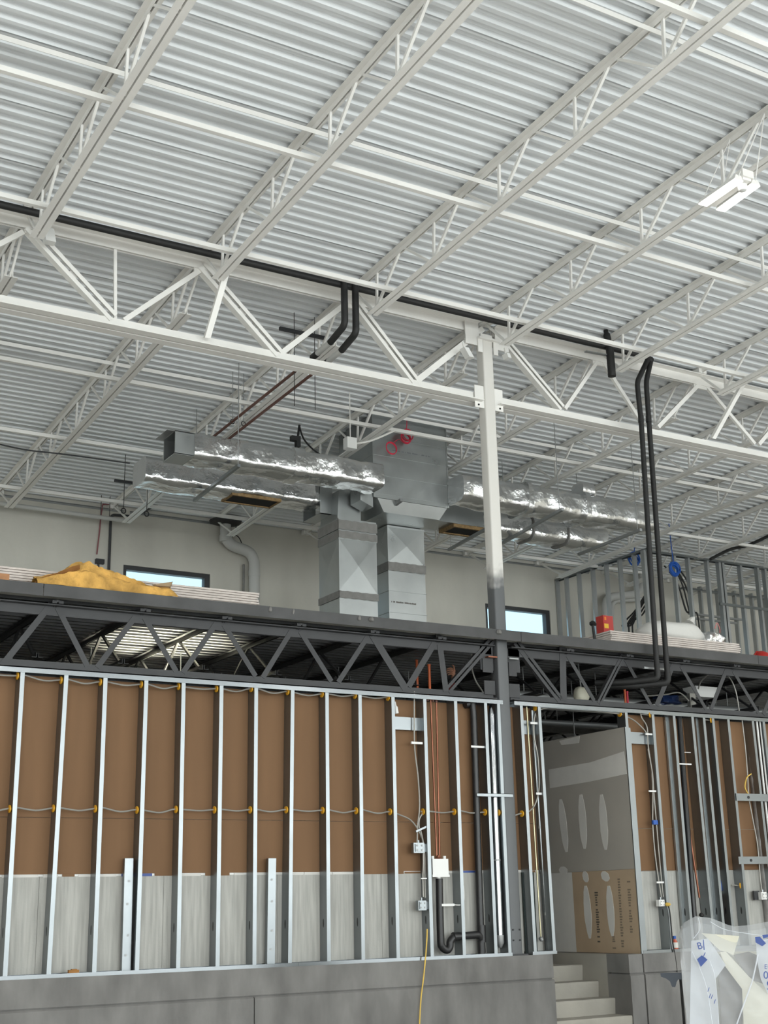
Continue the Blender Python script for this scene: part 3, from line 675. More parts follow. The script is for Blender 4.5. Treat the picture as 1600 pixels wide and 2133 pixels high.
# ---------------------------------------------------------------- ducts
def rrect(w, h, r, n=4):
    s = []
    for cx, cy, a0 in ((w/2-r, -h/2+r, -90), (w/2-r, h/2-r, 0), (-w/2+r, h/2-r, 90), (-w/2+r, -h/2+r, 180)):
        for k in range(n+1):
            a = math.radians(a0+90*k/n); s.append((cx+r*math.cos(a), cy+r*math.sin(a)))
    return s
def wrapped(x0, x1, y, z, w, h, seed, hole=None, step=.045, r=.075, bulge=.016, flat_ends=(1, 1)):
    """foil-wrapped rectangular duct along x: soft corners, wrinkles, stretched between staples"""
    sec = rrect(w, h, r, 6); n = len(sec)
    dense = []
    for i in range(n):
        p, q = sec[i], sec[(i+1) % n]; m = max(1, int(math.dist(p, q)/.05))
        for k in range(m): dense.append((p[0]+(q[0]-p[0])*k/m, p[1]+(q[1]-p[1])*k/m))
    n = len(dense); m = int((x1-x0)/step)+1; b = MB()
    for i in range(m+1):
        x = x0+(x1-x0)*i/m; e = min(x-x0, x1-x)
        for (u, v) in dense:
            k = noise.noise(Vector((x*1.7+seed, u*3, v*3)))*bulge + noise.noise(Vector((x*6+seed, u*5, v*5)))*.018 + abs(noise.noise(Vector((x*13+seed, u*9, v*9))))*.014
            k += .012*math.sin(x*9+seed)*(1 if v < 0 else .4)
            if e < .06: k *= .3
            L = math.hypot(u, v); b.v.append(Vector((x, y+u+u/L*k, z+v+v/L*k)))
    for i in range(m):
        for j in range(n):
            b.f.append((i*n+j, i*n+(j+1) % n, (i+1)*n+(j+1) % n, (i+1)*n+j))
    b.f.append(tuple(range(n))[::-1]); b.f.append(tuple(m*n+k for k in range(n))); b.sm = True
    return b
def band(x, y, z, w, h, wd, m, parent, name='tape_band', grow=.035):
    b = MB(); s = rrect(w+grow*2, h+grow*2, .12, 5); b.ext(s, (x, y, z), (x+wd, y, z), (0, 1, 0), (0, 0, 1)); b.sm = True; return b.build(name, m, parent)
# A: near left duct with an open end
dA = thing('foil_wrapped_duct', (7.7, 15.37, 7.33), 'foil-wrapped duct with an open square end, left of the plenum, nearest', 'duct', 'foil-wrapped air ducts')
wrapped(6.28, 9.12, 15.37, 7.545, .46, .34, 1.0).build('foil_wrap', 'foil', dA)
band(7.72, 15.37, 7.545, .46, .34, .16, 'foil', dA, grow=.04)
b = MB(); b.box((6.02, 15.17, 7.39), (6.30, 15.185, 7.70)).box((6.02, 15.555, 7.39), (6.30, 15.57, 7.70)).box((6.02, 15.17, 7.69), (6.30, 15.57, 7.705)).box((6.02, 15.17, 7.385), (6.30, 15.57, 7.40)); b.build('bare_end', 'galvd', dA)
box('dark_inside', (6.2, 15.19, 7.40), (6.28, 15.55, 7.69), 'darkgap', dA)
box('end_flap', (5.92, 15.2, 7.70), (6.16, 15.6, 7.706), 'flange', dA)
# B: far left duct with a cut opening in its underside
dB = thing('foil_wrapped_duct', (7.4, 16.45, 7.30), 'foil-wrapped duct with a fibre-edged opening underneath, left of the plenum, further back', 'duct', 'foil-wrapped air ducts')
wrapped(6.02, 8.72, 16.45, 7.515, .50, .35, 5.3).build('foil_wrap', 'foil', dB)
ob0 = atZ(497, 1040, 7.325); ob1 = atZ(596, 1052, 7.325)
x0, x1 = 7.30, 8.06
y0, y1 = 16.22, 16.60
b = MB(); b.box((x0, y0, 7.30), (x1, y0+.028, 7.345)).box((x0, y1-.028, 7.30), (x1, y1, 7.345)).box((x0, y0+.028, 7.30), (x0+.028, y1-.028, 7.345)).box((x1-.028, y0+.028, 7.30), (x1, y1-.028, 7.345)); b.build('opening_edge', 'fiber', dB)
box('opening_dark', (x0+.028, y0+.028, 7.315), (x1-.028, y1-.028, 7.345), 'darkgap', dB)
band(8.60, 16.45, 7.515, .50, .35, .05, 'flange', dB, 'end_flange', grow=.01)
b = MB(); b.box((8.66, 16.18, 7.20), (8.86, 16.195, 7.62)).box((8.66, 16.70, 7.20), (8.86, 16.715, 7.62)).box((8.66, 16.18, 7.61), (8.86, 16.715, 7.62)).box((8.66, 16.18, 7.20), (8.86, 16.715, 7.21)); b.build('sheet_collar', 'galvd', dB)
# the big plenum hanging from the roof
BX0, BX1, BY0, BY1, BZ0 = 9.23, 10.50, 15.62, 16.62, 7.37
pnm = thing('plenum_box', (9.87, 16.1, BZ0), 'big bare sheet metal plenum box hanging between the roof joists', 'duct')
def print_row(x0, x1, y, z, h, m, parent):
    """row of stencilled characters too small to read"""
    b = MB(); x = x0
    while x < x1:
        w = random.uniform(.010, .02)
        if random.random() > .2: b.box((x, y-.0015, z), (x+w*.75, y+.0005, z+h*random.uniform(.7, 1)))
        x += w
    b.build('printed_line', m, parent)
def sheet_box(parent, x0, x1, y0, y1, z0, z1, seams, m='galvd', nm='panel'):
    zs = [z0]+seams+[z1]
    for i in range(len(zs)-1):
        a, b_ = zs[i]+(.004 if i else 0), zs[i+1]-.004
        bb = MB(); bb.box((x0, y0, a), (x1, y1, b_)); bb.build(nm, m, parent)
        if i: box('seam', (x0-.006, y0-.008, zs[i]-.008), (x1+.006, y1+.006, zs[i]+.006), m, parent)
sheet_box(pnm, BX0, BX1, BY0, BY1, BZ0, zd(BY0)-.02, [7.44, 7.72, 8.02, 8.3])
for x in (BX0, BX1): box('corner_seam', (x-.008, BY0-.008, BZ0), (x+.008, BY0+.008, 8.6), 'galvd', pnm)
print_row(9.55, 10.2, BY0, 8.115, .022, mat('grey_print', (0.2, 0.21, 0.22), 0.5, 0.6), pnm)
# lower transition pieces under the plenum
b = MB(); b.add([(9.02, 15.64, 7.30), (9.225, 15.64, 7.22), (9.225, 15.93, 7.22), (9.02, 15.93, 7.30), (9.02, 15.64, 7.50), (9.225, 15.64, 7.50), (9.225, 15.93, 7.50), (9.02, 15.93, 7.50)],
                [(0,3,2,1),(4,5,6,7),(0,1,5,4),(1,2,6,5),(2,3,7,6),(3,0,4,7)]); b.build('side_transition', 'galvd', pnm)
b = MB(); b.add([(9.45, 15.72, 7.20), (10.40, 15.72, 7.20), (10.40, 16.55, 7.20), (9.45, 16.55, 7.20), (9.30, 15.64, 7.37), (10.49, 15.64, 7.37), (10.49, 16.61, 7.37), (9.30, 16.61, 7.37)],
                [(0,3,2,1),(4,5,6,7),(0,1,5,4),(1,2,6,5),(2,3,7,6),(3,0,4,7)]); b.build('bottom_transition', 'galvd', pnm)
MB().bar((9.62, 15.50, 7.345), (9.62, 16.9, 7.185), .045, .045).build('support_strut', 'flange', pnm)
# two risers with pressed cross breaks
def riser(x0, x1, y0, y1, z1, zx0, zx1, tapes, seams, label):
    t = thing('duct_riser', ((x0+x1)/2, (y0+y1)/2, ZM), label, 'duct', 'upright sheet metal ducts on the upper floor')
    zz = [ZM]+sorted(seams+[zx0, zx1])+[z1]
    for i in range(len(zz)-1):
        a, c = zz[i], zz[i+1]
        if abs(a-zx0) < 1e-6:
            b = MB(); cx, cz, cy = (x0+x1)/2, (a+c)/2, (y0+y1)/2
            b.add([(x0,y0,a),(x1,y0,a),(x1,y1,a),(x0,y1,a),(x0,y0,c),(x1,y0,c),(x1,y1,c),(x0,y1,c),(cx,y0-.014,cz),(x0-.012,cy,cz)],
                  [(0,1,8),(1,5,8),(5,4,8),(4,0,8),(0,4,9),(4,7,9),(7,3,9),(3,0,9),(1,2,6,5),(2,3,7,6),(0,3,2,1),(4,5,6,7)]); b.build('cross_broken_panel', 'galvd', t)
        else: box('panel', (x0, y0, a+.003), (x1, y1, c-.003), 'galvd', t); 
        if i: box('seam', (x0-.008, y0-.010, a-.008), (x1+.008, y1, a+.008), 'galvd', t)
    for z, h in tapes:
        b = MB(); n = 14
        def edge(z_, ph): return [(x0-.012+(x1-x0+.024)*k/n, z_+.005*math.sin(k*1.9+ph)) for k in range(n+1)]
        lo, up = edge(z, 1.0), edge(z+h, 2.0)
        for k in range(n): b.add([(lo[k][0], y0-.012, lo[k][1]), (lo[k+1][0], y0-.012, lo[k+1][1]), (up[k+1][0], y0-.012, up[k+1][1]), (up[k][0], y0-.012, up[k][1])], [(0,1,2,3)])
        b.box((x0-.012, y0-.012, z), (x0-.006, y1+.01, z+h)); b.build('sealant_band', 'tape', t)
    return t
R1 = riser(8.83, 9.45, 15.95, 16.55, 7.10, 6.03, 6.80, [(5.93, .10), (6.80, .11), (6.93, .14)], [5.55], 'nearer upright duct with a large X crease, under the plenum')
R2 = riser(9.82, 10.46, 16.25, 16.75, 7.195, 6.62, 7.17, [(6.50, .13)], [5.62, 5.88, 6.20], 'further upright duct with a small X crease, right of the other riser')
print_row(9.86, 10.28, 16.25, 6.02, .026, 'ink', R2)
b = MB()     # rounded elbow from the near riser into the far left duct
b.ext([(8.83, 7.08), (9.215, 7.08), (9.215, 7.46), (9.15, 7.56), (8.95, 7.58), (8.86, 7.52)], (0, 15.98, 0), (0, 16.5, 0), (1, 0, 0), (0, 0, 1)); b.build('elbow', 'galvd', R1)
# C and D: right-hand ducts
dC = thing('foil_wrapped_duct', (12.3, 15.42, 7.35), 'long foil-wrapped duct right of the plenum, passing behind the column', 'duct', 'foil-wrapped air ducts')
wrapped(10.50, 14.20, 15.45, 7.60, .50, .40, 9.1, r=.12, bulge=.02).build('foil_wrap', 'foil', dC)
for x in (11.65, 12.75): band(x, 15.45, 7.60, .50, .40, .09, 'foil', dC, grow=.045)
b = wrapped(12.82, 13.05, 15.45, 7.93, .30, .20, 3.3, r=.08, step=.03, bulge=.08); b.build('crumpled_boot', 'foil', dC)
dD = thing('foil_wrapped_duct', (12.2, 16.5, 7.25), 'lower foil-wrapped duct behind the long right one, far end bent', 'duct', 'foil-wrapped air ducts')
wrapped(11.55, 14.05, 16.45, 7.49, .46, .36, 12.7, r=.12, bulge=.02).build('foil_wrap', 'foil', dD)
box('bare_neck', (10.50, 16.22, 7.36), (11.6, 16.68, 7.66), 'galvd', dD)
x0, x1 = 11.0, 11.62
b = MB(); b.box((x0, 16.24, 7.31), (x1, 16.28, 7.37)).box((x0, 16.62, 7.31), (x1, 16.66, 7.37)).box((x0, 16.28, 7.31), (x0+.04, 16.62, 7.37)).box((x1-.04, 16.28, 7.31), (x1, 16.62, 7.37)); b.build('opening_edge', 'fiber', dD)
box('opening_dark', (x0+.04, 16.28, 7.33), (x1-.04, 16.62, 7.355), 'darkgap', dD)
for x in (12.5, 13.2): band(x, 16.45, 7.49, .46, .36, .03, 'tape', dD, grow=.02)
# trapeze struts under the ducts, running front to back
def trapeze(pa, pb, z, label, rods, m='galv'):
    a = atZ(*pa, z); c = atZ(*pb, z); t = thing('trapeze_strut', ((a.x+c.x)/2, (a.y+c.y)/2, z-.03), label, 'hanger', 'trapeze struts under the ducts')
    dn = Vector((0, 0, .04)); MB().bar(a-dn, c-dn, .042, .042).build('strut', m, t)
    for q in rods:
        p = lerp(a, c, q); MB().cyl((p.x, p.y, z-.04), (p.x, p.y, zd(p.y)), .006, 6).build('rod', 'flange', t)
trapeze((498, 963), (405, 1037), 7.30, 'pale strut under both left foil ducts', (0.02, .98))
trapeze((1172, 1055), (1048, 1125), 7.32, 'reddish strut under the right foil ducts beside the column', (0.05, .95), 'flange')
trapeze((1335, 1098), (1205, 1150), 7.28, 'strut under the far end of the right foil ducts', (0.05, .95), 'flange')
trapeze((1015, 1095), (935, 1140), 7.16, 'strut under the bare duct neck by the column', (0.95,), 'flange')

# ---------------------------------------------------------------- rear wall services
yw = YB-.16
P_ = [atY(*q, yw) for q in ((470, 1078), (471, 1120), (492, 1142), (530, 1150), (531, 1175), (532, 1300))]
pv = thing('drain_pipe', (P_[3].x, yw, ZM), 'grey plastic drain pipe with offset bends on the rear wall, left of the risers', 'pipe')
pts = [(P_[0].x, yw, 8.42), (P_[0].x, yw, P_[2].z+.06), (P_[3].x, yw, P_[3].z-.02), (P_[3].x, yw, ZM)]
MB().tube(elbow(pts, .22, 7), .098, 18).build('pipe_run', 'pvc', pv)
for z in (8.02, 7.45): MB().cyl((P_[0].x if z > 7.9 else P_[3].x, yw, z-.06), (P_[0].x if z > 7.9 else P_[3].x, yw, z+.06), .106, 18).build('coupling', 'pvc', pv)
c = atY(491, 1128, yw)
MB().tube([(c.x+.115*math.cos(k*math.pi/8), yw-.0+.02*math.sin(k), c.z-.02+.13*math.sin(k*math.pi/8)) for k in range(16)], .010, 6, True).build('hanger_ring', 'dsteel', pv)
MB().cyl((c.x, yw, c.z+.1), (c.x, yw, 8.4), .006, 6).build('hanger_rod', 'dsteel', pv)
MB().lathe((P_[0].x, yw, 8.27), [(.10, 0), (.27, .03), (.29, .07), (.20, .10), (.12, .13)], 20).build('roof_drain_bowl', 'dsteel', pv)
MB().cyl((P_[3].x-.16, yw+.10, ZM), (P_[3].x-.16, yw+.10, 7.62), .02, 8).build('strap_rod', 'tape', pv)
a = atY(231, 1072, YB-.03); c = atY(231, 1195, YB-.03)
cn = thing('wall_conduit', (a.x, YB-.03, 6.6), 'grey conduit with a bend running down the rear wall, above the insulation', 'conduit')
MB().tube(elbow([(a.x, YB-.03, 6.4), (a.x, YB-.03, a.z), (a.x+.42, YB-.03, a.z+.02), (a.x+.85, YB-.4, a.z+.30)], .08), .024, 8).build('conduit', 'gsteel', cn)
box('strap', (a.x-.06, YB-.06, 6.98), (a.x+.06, YB, 7.0), 'gsteel', cn)
a = atY(213, 1050, YB-.03); c = atY(209, 1170, YB-.03)
dv = thing('wall_cable', (a.x, YB-.03, 7.0), 'thin red cable dropping to a small dark box on the rear wall', 'cable')
MB().tube(bez([(a.x+.9, YB-.05, a.z+.02), (a.x+.1, YB-.04, a.z+.01), (a.x, YB-.03, a.z-.1), (a.x-.03, YB-.03, a.z-.5), (a.x-.06, YB-.03, c.z+.12)]), .012, 6).build('cable', mat('dull_red', (0.28, 0.10, 0.11), .6), dv)
box('junction_box', (c.x-.085, YB-.07, c.z-.04), (c.x+.06, YB, c.z+.04), 'dsteel', dv); MB().cyl((c.x-.03, YB-.03, 6.4), (c.x-.03, YB-.03, c.z), .018, 8).build('conduit', 'gsteel', dv)
lp = thing('wall_top_pipe', (6.0, YB-.4, 8.0), 'pale pipe running along the top of the rear wall at the left', 'pipe')
MB().cyl((4.6, YB-.42, 8.06), (7.35, YB-.42, 8.03), .035, 10).build('pipe', 'pvc', lp)
for x in (6.85, 7.0): MB().cyl((x, YB-.42, 8.06), (x, YB-.42, 8.42), .006, 6).build('rod', 'dsteel', lp)
b = MB()   # joist bearing ledger along the wall
for k, (x0, x1) in enumerate(((4.7, 7.4), (7.5, 9.5), (12.5, 17.5))): 
    tag(MB().ell((x0, YB-.002, 8.33), (x1, YB-.002, 8.33), (0, -1, 0), (0, 0, -1), .045, .035, .006).build('ledger_angle', 'flange'), 'dark ledger angle under the roof on the rear wall, %s' % ('left end', 'above the drain pipe', 'right of the column')[k], 'ledger', 'ledger angles on the rear wall')

# ---------------------------------------------------------------- upstairs stud framing at the right
up = thing('stud_partition', (16.6, 19.5, ZM), 'bare stud partition upstairs running back to the rear wall', 'stud wall')
XU = 16.58
def ustud(x, y, parent, z1, along='y', z0=ZM, w=.04, d=.092):
    b = MB(); t = .003
    sec = [(0, 0), (w, 0), (w, .01), (w-t, .01), (w-t, t), (t, t), (t, d-t), (w-t, d-t), (w-t, d-.01), (w, d-.01), (w, d), (0, d)]
    u, v = ((0, 1, 0), (1, 0, 0)) if along == 'y' else ((1, 0, 0), (0, 1, 0))
    b.ext(sec, (x, y, z0), (x, y, z1), u, v); return b.build('stud', 'galvu', parent)
for px in (1158, 1177, 1203, 1232, 1260, 1288, 1318):
    p = atX(px, 1207-(px-1155)*.35, XU); ustud(XU, p.y, up, 8.06)
b = MB(); b.ext([(0, 0), (.1, 0), (.1, -.04), (.098, -.04), (.098, -.003), (.002, -.003), (.002, -.04), (0, -.04)], (XU-.004, 18.1, 8.075), (XU-.004, YB-.02, 8.075), (1, 0, 0), (0, 0, 1)); b.build('top_track', 'galv', up)
uf = thing('stud_partition', (18.5, 18.1, ZM), 'bare stud partition upstairs facing the hall, cut by the right edge', 'stud wall')
for px in (1342, 1350, 1404, 1433, 1472, 1496, 1503, 1540, 1575, 1590):
    p = atY(px, 1160, 18.08); ustud(p.x, 18.08, uf, 8.02, 'x', w=.06 if px < 1352 or 1490 < px < 1510 else .05)
b = MB(); b.ext([(0, 0), (.1, 0), (.1, -.04), (.098, -.04), (.098, -.003), (.002, -.003), (.002, -.04), (0, -.04)], (XU-.05, 18.075, 8.03), (22.5, 18.075, 8.03), (0, 1, 0), (0, 0, 1)); b.build('top_track', 'galv', uf)
a = atY(1500, 1258, 18.07); c = atY(1600, 1272, 18.07)
b = MB(); b.box((a.x, 18.06, a.z-.02), (c.x+.6, 18.10, a.z+.03)); b.build('rough_sill', 'galv', uf)
ub = thing('stud_partition', (19, 19.8, ZM), 'stud partition upstairs seen behind the front row, near the right edge', 'stud wall')
for px in (1455, 1490, 1525, 1560, 1585): p = atY(px, 1180, 19.8); ustud(p.x, 19.8, ub, 8.0, 'x')
b = MB(); p0 = atY(1420, 1190, 19.8); b.box((p0.x, 19.79, 7.9), (23, 19.9, 7.94)); b.build('top_track', 'galv', ub)
for q, w in (((1495, 1285), 1.6), ((1490, 1293), 1.2)): p = atY(*q, 19.7); box('cross_channel', (p.x-w/2, 19.68, p.z-.02), (p.x+w/2, 19.72, p.z+.02), 'flange', ub)
# white pipes, conduits and cable loops behind the framing
pb_ = thing('vent_pipe', (17.5, 20.6, ZM), 'white plastic vent pipe with an elbow behind the upstairs studs', 'pipe')
A = [atY(*q, 20.6) for q in ((1262, 1330), (1262, 1245), (1336, 1236), (1340, 1150))]
MB().tube(elbow(A, .2, 7), .085, 14).build('pipe_run', 'pvc', pb_)
A = [atY(*q, 20.65) for q in ((1272, 1330), (1275, 1256), (1290, 1250), (1345, 1248))]
MB().tube(elbow(A, .15), .05, 10).build('side_run', 'pvc', pb_)
for k, (pp, lab) in enumerate((([(1390, 1180), (1412, 1215), (1432, 1270), (1440, 1300)], 'dark bundle of cables sagging behind the blue wire coil'), ([(1345, 1235), (1325, 1275), (1302, 1300), (1300, 1325)], 'dark cable bundle behind the red box upstairs'))):
    t = thing('cable_bundle', atY(*pp[-1], 19.2), lab, 'cable')
    for j in range(6):
        q = [atY(x+random.uniform(-6, 6)+j*3, y+random.uniform(-4, 4), 19.2+.02*j) for x, y in pp]; q.append(Vector((q[-1].x, q[-1].y, ZM+.02))); MB().tube(bez(q), .016, 6).build('cable', 'black', t)
def coil(c, r, m, label, nm, n=5, tilt=.3, tail=None, wr_=.008):
    t = thing(nm, (c.x, c.y, c.z-r), label, 'cable')
    for j in range(n):
        rr = r*random.uniform(.82, 1.05); o = Vector((random.uniform(-.02, .02), random.uniform(-.03, .03), random.uniform(-.03, .03))); ph = random.uniform(-.25, .25)
        MB().tube([c+o+Vector((rr*math.cos(a), rr*.5*math.sin(a+ph)*tilt, rr*1.05*math.sin(a))) for a in [k*math.pi/12 for k in range(24)]], wr_, 6, True).build('loop', m, t)
    if tail: MB().tube(bez(tail), wr_*.7, 6).build('tail', m, t)
    return t
random.seed(5)
c = atY(1406, 1186, 17.9); coil(c, .105, 'blue', 'blue wire coil hanging above the white sack upstairs', 'wire_coil', 8, tail=[c+Vector((-.02, 0, .1)), c+Vector((-.04, 0, .45)), Vector((c.x-.05, c.y, zd(c.y)))], wr_=.013)
c = atY(1320, 1165, 19.3); coil(c, .12, 'blue', 'dark blue wire coil behind the riser pair upstairs', 'wire_coil', 5, tail=[c+Vector((.02, 0, .1)), Vector((c.x+.05, c.y, zd(c.y)))], wr_=.014)
c = atY(846, 910, 15.5); coil(c, .085, 'redwire', 'bright red wire coil hanging in front of the plenum', 'wire_coil', 7, tail=[c+Vector((0, 0, .08)), c+Vector((.02, 0, .2)), c+Vector((.02, 0, .3))], wr_=.009)
c = atY(815, 931, 15.5); coil(c, .085, 'redwire', 'thin red wire loop below the coil, in front of the plenum', 'wire_coil', 2, tail=[c+Vector((.05, 0, .08)), c+Vector((.14, 0, .14)), c+Vector((.2, 0, .1))], wr_=.007)
c = atY(1592, 1037, 17.5); coil(c, .075, 'redwire', 'red wire coil high at the right edge, under the roof', 'wire_coil', 5, wr_=.01)
tag(MB().tube(bez([atY(*q, 17.6) for q in ((1480, 1165), (1520, 1145), (1560, 1135), (1610, 1112))]), .03, 8).build('sagging_cable', 'black'), 'black cable looping along the joists at the right edge', 'cable')
tag(MB().tube(bez([atY(*q, 16.0) for q in ((0, 926), (60, 938), (130, 946), (270, 965))]), .010, 6).build('roof_cable', 'dsteel'), 'thin dark cable strung across the rear joists at the left', 'cable')
# ---------------------------------------------------------------- stacked boards and odds and ends on the upper floor edge
random.seed(21)
BT = .0262
NTH = ['topmost', 'second from the top', 'third from the top', 'fourth from the top', 'fifth from the top', 'sixth from the top', 'seventh from the top', 'bottom']
def stack(x0, x1, y0, n, lab, grp, z=ZM+.006, jit=.012, m='gypedge'):
    for k in range(n):
        dx = random.uniform(-jit, jit); dy = random.uniform(0, .006); zz = z+k*BT
        b = MB(); b.box((x0+dx, y0+dy, zz+.007), (x1+dx, y0+1.2+dy, zz+BT)); b.box((x0+dx+.02, y0+dy+.02, zz), (x1+dx-.02, y0+1.18+dy, zz+.007))
        tag(b.build('gypsum_board', m), '%s, %s' % (lab, NTH[n-1-k] if k else 'bottom one'), 'gypsum board', grp)
stack(2.6, 6.0, 12.62, 8, 'gypsum board in the long stack behind the yellow insulation', 'gypsum boards stacked at the left')
stack(10.86, 13.08, 12.62, 8, 'gypsum board in the stack under the white sack', 'gypsum boards stacked at the right')
stack(10.60, 10.83, 12.66, 3, 'short dark-edged board beside the red carton', 'short boards by the red box', jit=.012, m='tape')
# yellow glass-wool batt heaped over the edge
ib = thing('insulation_batt', (4.3, 12.46, ZM), 'crumpled yellow glass wool batt lying on the upper floor edge', 'insulation')
prof = [(70, .07), (95, .10), (120, .14), (145, .20), (168, .25), (185, .24), (215, .21), (250, .165), (280, .13), (305, .11), (330, .10), (350, .11), (360, .05)]
b = MB(); nx, na = 90, 14
for i in range(nx+1):
    px = 70+(362-70)*i/nx
    h = 0
    for q in range(len(prof)-1):
        if prof[q][0] <= px <= prof[q+1][0]: h = prof[q][1]+(prof[q+1][1]-prof[q][1])*(px-prof[q][0])/(prof[q+1][0]-prof[q][0])
    if px > 360: h = .03
    x = atY(px, 1220, 12.45).x
    for k in range(na+1):
        a = math.pi*k/na; rr = 1+.22*noise.noise(Vector((x*5, k*.7, 3)))+.10*noise.noise(Vector((x*16, k*1.6, 9)))
        fold = 1-.18*math.exp(-((k-4.2-.6*math.sin(x*4))**2)/.8)
        b.v.append(Vector((x+.02*noise.noise(Vector((x*9, k*2., 1))), 12.46-.13*math.cos(a)*rr*fold, ZM+.008+max(.02, h)*1.12*math.sin(a)**.75*rr*fold+.004)))
for i in range(nx):
    for k in range(na): q = i*(na+1)+k; b.f.append((q, q+1, q+na+2, q+na+1))
b.sm = True; b.build('glass_wool', 'batt', ib)
c = atY(345, 1213, 12.45); b = MB(); b.add([(c.x-.16, 12.42, c.z-.05), (c.x+.06, 12.40, c.z+.005), (c.x+.05, 12.44, c.z-.06), (c.x-.02, 12.5, c.z-.08), (c.x+.03, 12.41, c.z-.05)], [(0, 1, 4), (1, 2, 4), (0, 4, 3), (4, 2, 3), (0, 3, 1), (1, 3, 2)]); b.build('torn_corner', mat('kraft_paper', (.34, .25, .15), .9), ib)
b = MB(); P0 = [atY(*q, 12.36) for q in ((72, 1212), (95, 1199), (120, 1193), (150, 1180), (166, 1176))]; P1 = [p+Vector((.02, .05, -.035)) for p in P0]
for k in range(4): b.add([P0[k], P0[k+1], P1[k+1], P1[k], P0[k]+Vector((0, .09, 0)), P0[k+1]+Vector((0, .09, 0)), P1[k+1]+Vector((0, .05, 0)), P1[k]+Vector((0, .05, 0))], [(0,1,2,3),(7,6,5,4),(0,4,5,1),(3,2,6,7)])
b.build('paper_facing', 'battb', ib)
c = atY(5, 1205, 12.5); tag(box('wood_block', (c.x-.12, 12.42, ZM+.006), (c.x+.045, 12.56, ZM+.092), 'wood'), 'small wooden block on the upper floor edge at the left border', 'block')
# red carton, black tool, sack, foil roll, red helmet
a = atY(1250, 1288, 12.9); c = atY(1272, 1312, 12.9)
rb = thing('red_carton', ((a.x+c.x)/2, 12.95, c.z), 'small red and yellow carton standing beside the board stack upstairs', 'box')
z0 = ZM+.07; b = MB(); b.box((a.x, 12.84, z0), (c.x, 12.98, a.z+.03)); ct = b.build('carton', 'red', rb)
box('yellow_label', (a.x+.012, 12.838, c.z+.0), (a.x+.08, 12.841, c.z+.06), mat('label_yellow', (.75, .45, .03), .5), ct)
box('label_mark', (a.x+.02, 12.838, a.z-.03), (a.x+.05, 12.841, a.z+.012), mat('label_orange', (.7, .2, .02), .5), ct)
c = atY(1235, 1303, 12.85)
tl = thing('black_tool', (c.x, 12.85, ZM+.07), 'small black tool lying by the red carton upstairs', 'tool')
MB().lathe((c.x, 12.85, c.z), [(.03, 0), (.045, .02), (.03, .05), (.012, .06)], 10).build('head', 'black', tl); MB().bar((c.x-.04, 12.85, c.z+.03), (c.x+.05, 12.85, c.z+.015), .03, .03).build('handle', 'black', tl); MB().cyl((c.x+.02, 12.85, ZM+.068), (c.x+.0, 12.85, c.z+.02), .018, 8).build('grip', 'black', tl)
def blob(c, sx, sy, sz, seed, nu=28, nv=16, amp=.16, p=.7):
    b = MB()
    for i in range(nv+1):
        th = math.pi*i/nv
        for j in range(nu):
            ph = 2*math.pi*j/nu; s = lambda v: math.copysign(abs(v)**p, v)
            d = Vector((s(math.sin(th))*s(math.cos(ph)), s(math.sin(th))*s(math.sin(ph)), s(math.cos(th))))
            k = 1+amp*noise.noise(d*1.6+Vector((seed, 0, 0)))+amp*.35*noise.noise(d*5+Vector((seed, 3, 0)))
            b.v.append(Vector(c)+Vector((d.x*sx, d.y*sy, d.z*sz))*k)
    for i in range(nv):
        for j in range(nu): b.f.append((i*nu+j, (i+1)*nu+j, (i+1)*nu+(j+1) % nu, i*nu+(j+1) % nu))
    b.sm = True; return b
ztop = ZM+.006+8*BT
a = atY(1338, 1312, 13.0); c = atY(1462, 1315, 13.0)
sk = thing('white_sack', ((a.x+c.x)/2, 13.0, ztop), 'full white sack lying on the right board stack', 'sack')
blob(((a.x+c.x)/2, 13.05, ztop+.142), (c.x-a.x)/2*.94, .25, .145, 2.0, amp=.10).build('sack_body', 'bag', sk)
p = atY(1447, 1285, 13.0); b = MB(); b.tube([p+Vector((-.10, 0, -.10)), p+Vector((-.04, 0, -.03)), p], [.07, .035, .006], 8); b.build('tied_corner', 'bag', sk)
a = atY(1455, 1330, 12.95); c = atY(1502, 1330, 12.95)
fo = thing('foil_roll', ((a.x+c.x)/2, 12.95, ztop), 'crumpled foil roll beside the white sack upstairs', 'foil')
blob(((a.x+c.x)/2+.03, 13.0, ztop+.10), (c.x-a.x)/2*.9, .16, .10, 7.0, amp=.35).build('foil', 'foil', fo)
p = atY(1495, 1310, 12.95); MB().tube(bez([p+Vector((-.05, 0, 0)), p+Vector((0, 0, .08)), p+Vector((.04, 0, .0)), p+Vector((.02, 0, -.1))]), .006, 6).build('pink_string', mat('pink', (.6, .2, .2), .6), fo)
p = atY(1587, 1357, 12.6); hh = thing('red_helmet', (p.x, 12.6, ZM), 'red hard hat on the upper floor edge at the right border', 'hard hat')
b = MB(); b.lathe((p.x, 12.62, ZM+.006), [(.155, 0), (.16, .012), (.125, .016), (.12, .06), (.09, .11), (.04, .135), (.004, .14)], 22); b.build('shell', 'red', hh)
for s in (-.03, .03): MB().tube([(p.x+s-.1, 12.62, ZM+.07), (p.x+s-.05, 12.62, ZM+.132), (p.x+s+.05, 12.62, ZM+.136), (p.x+s+.1, 12.62, ZM+.08)], .009, 6).build('ridge', 'red', hh)

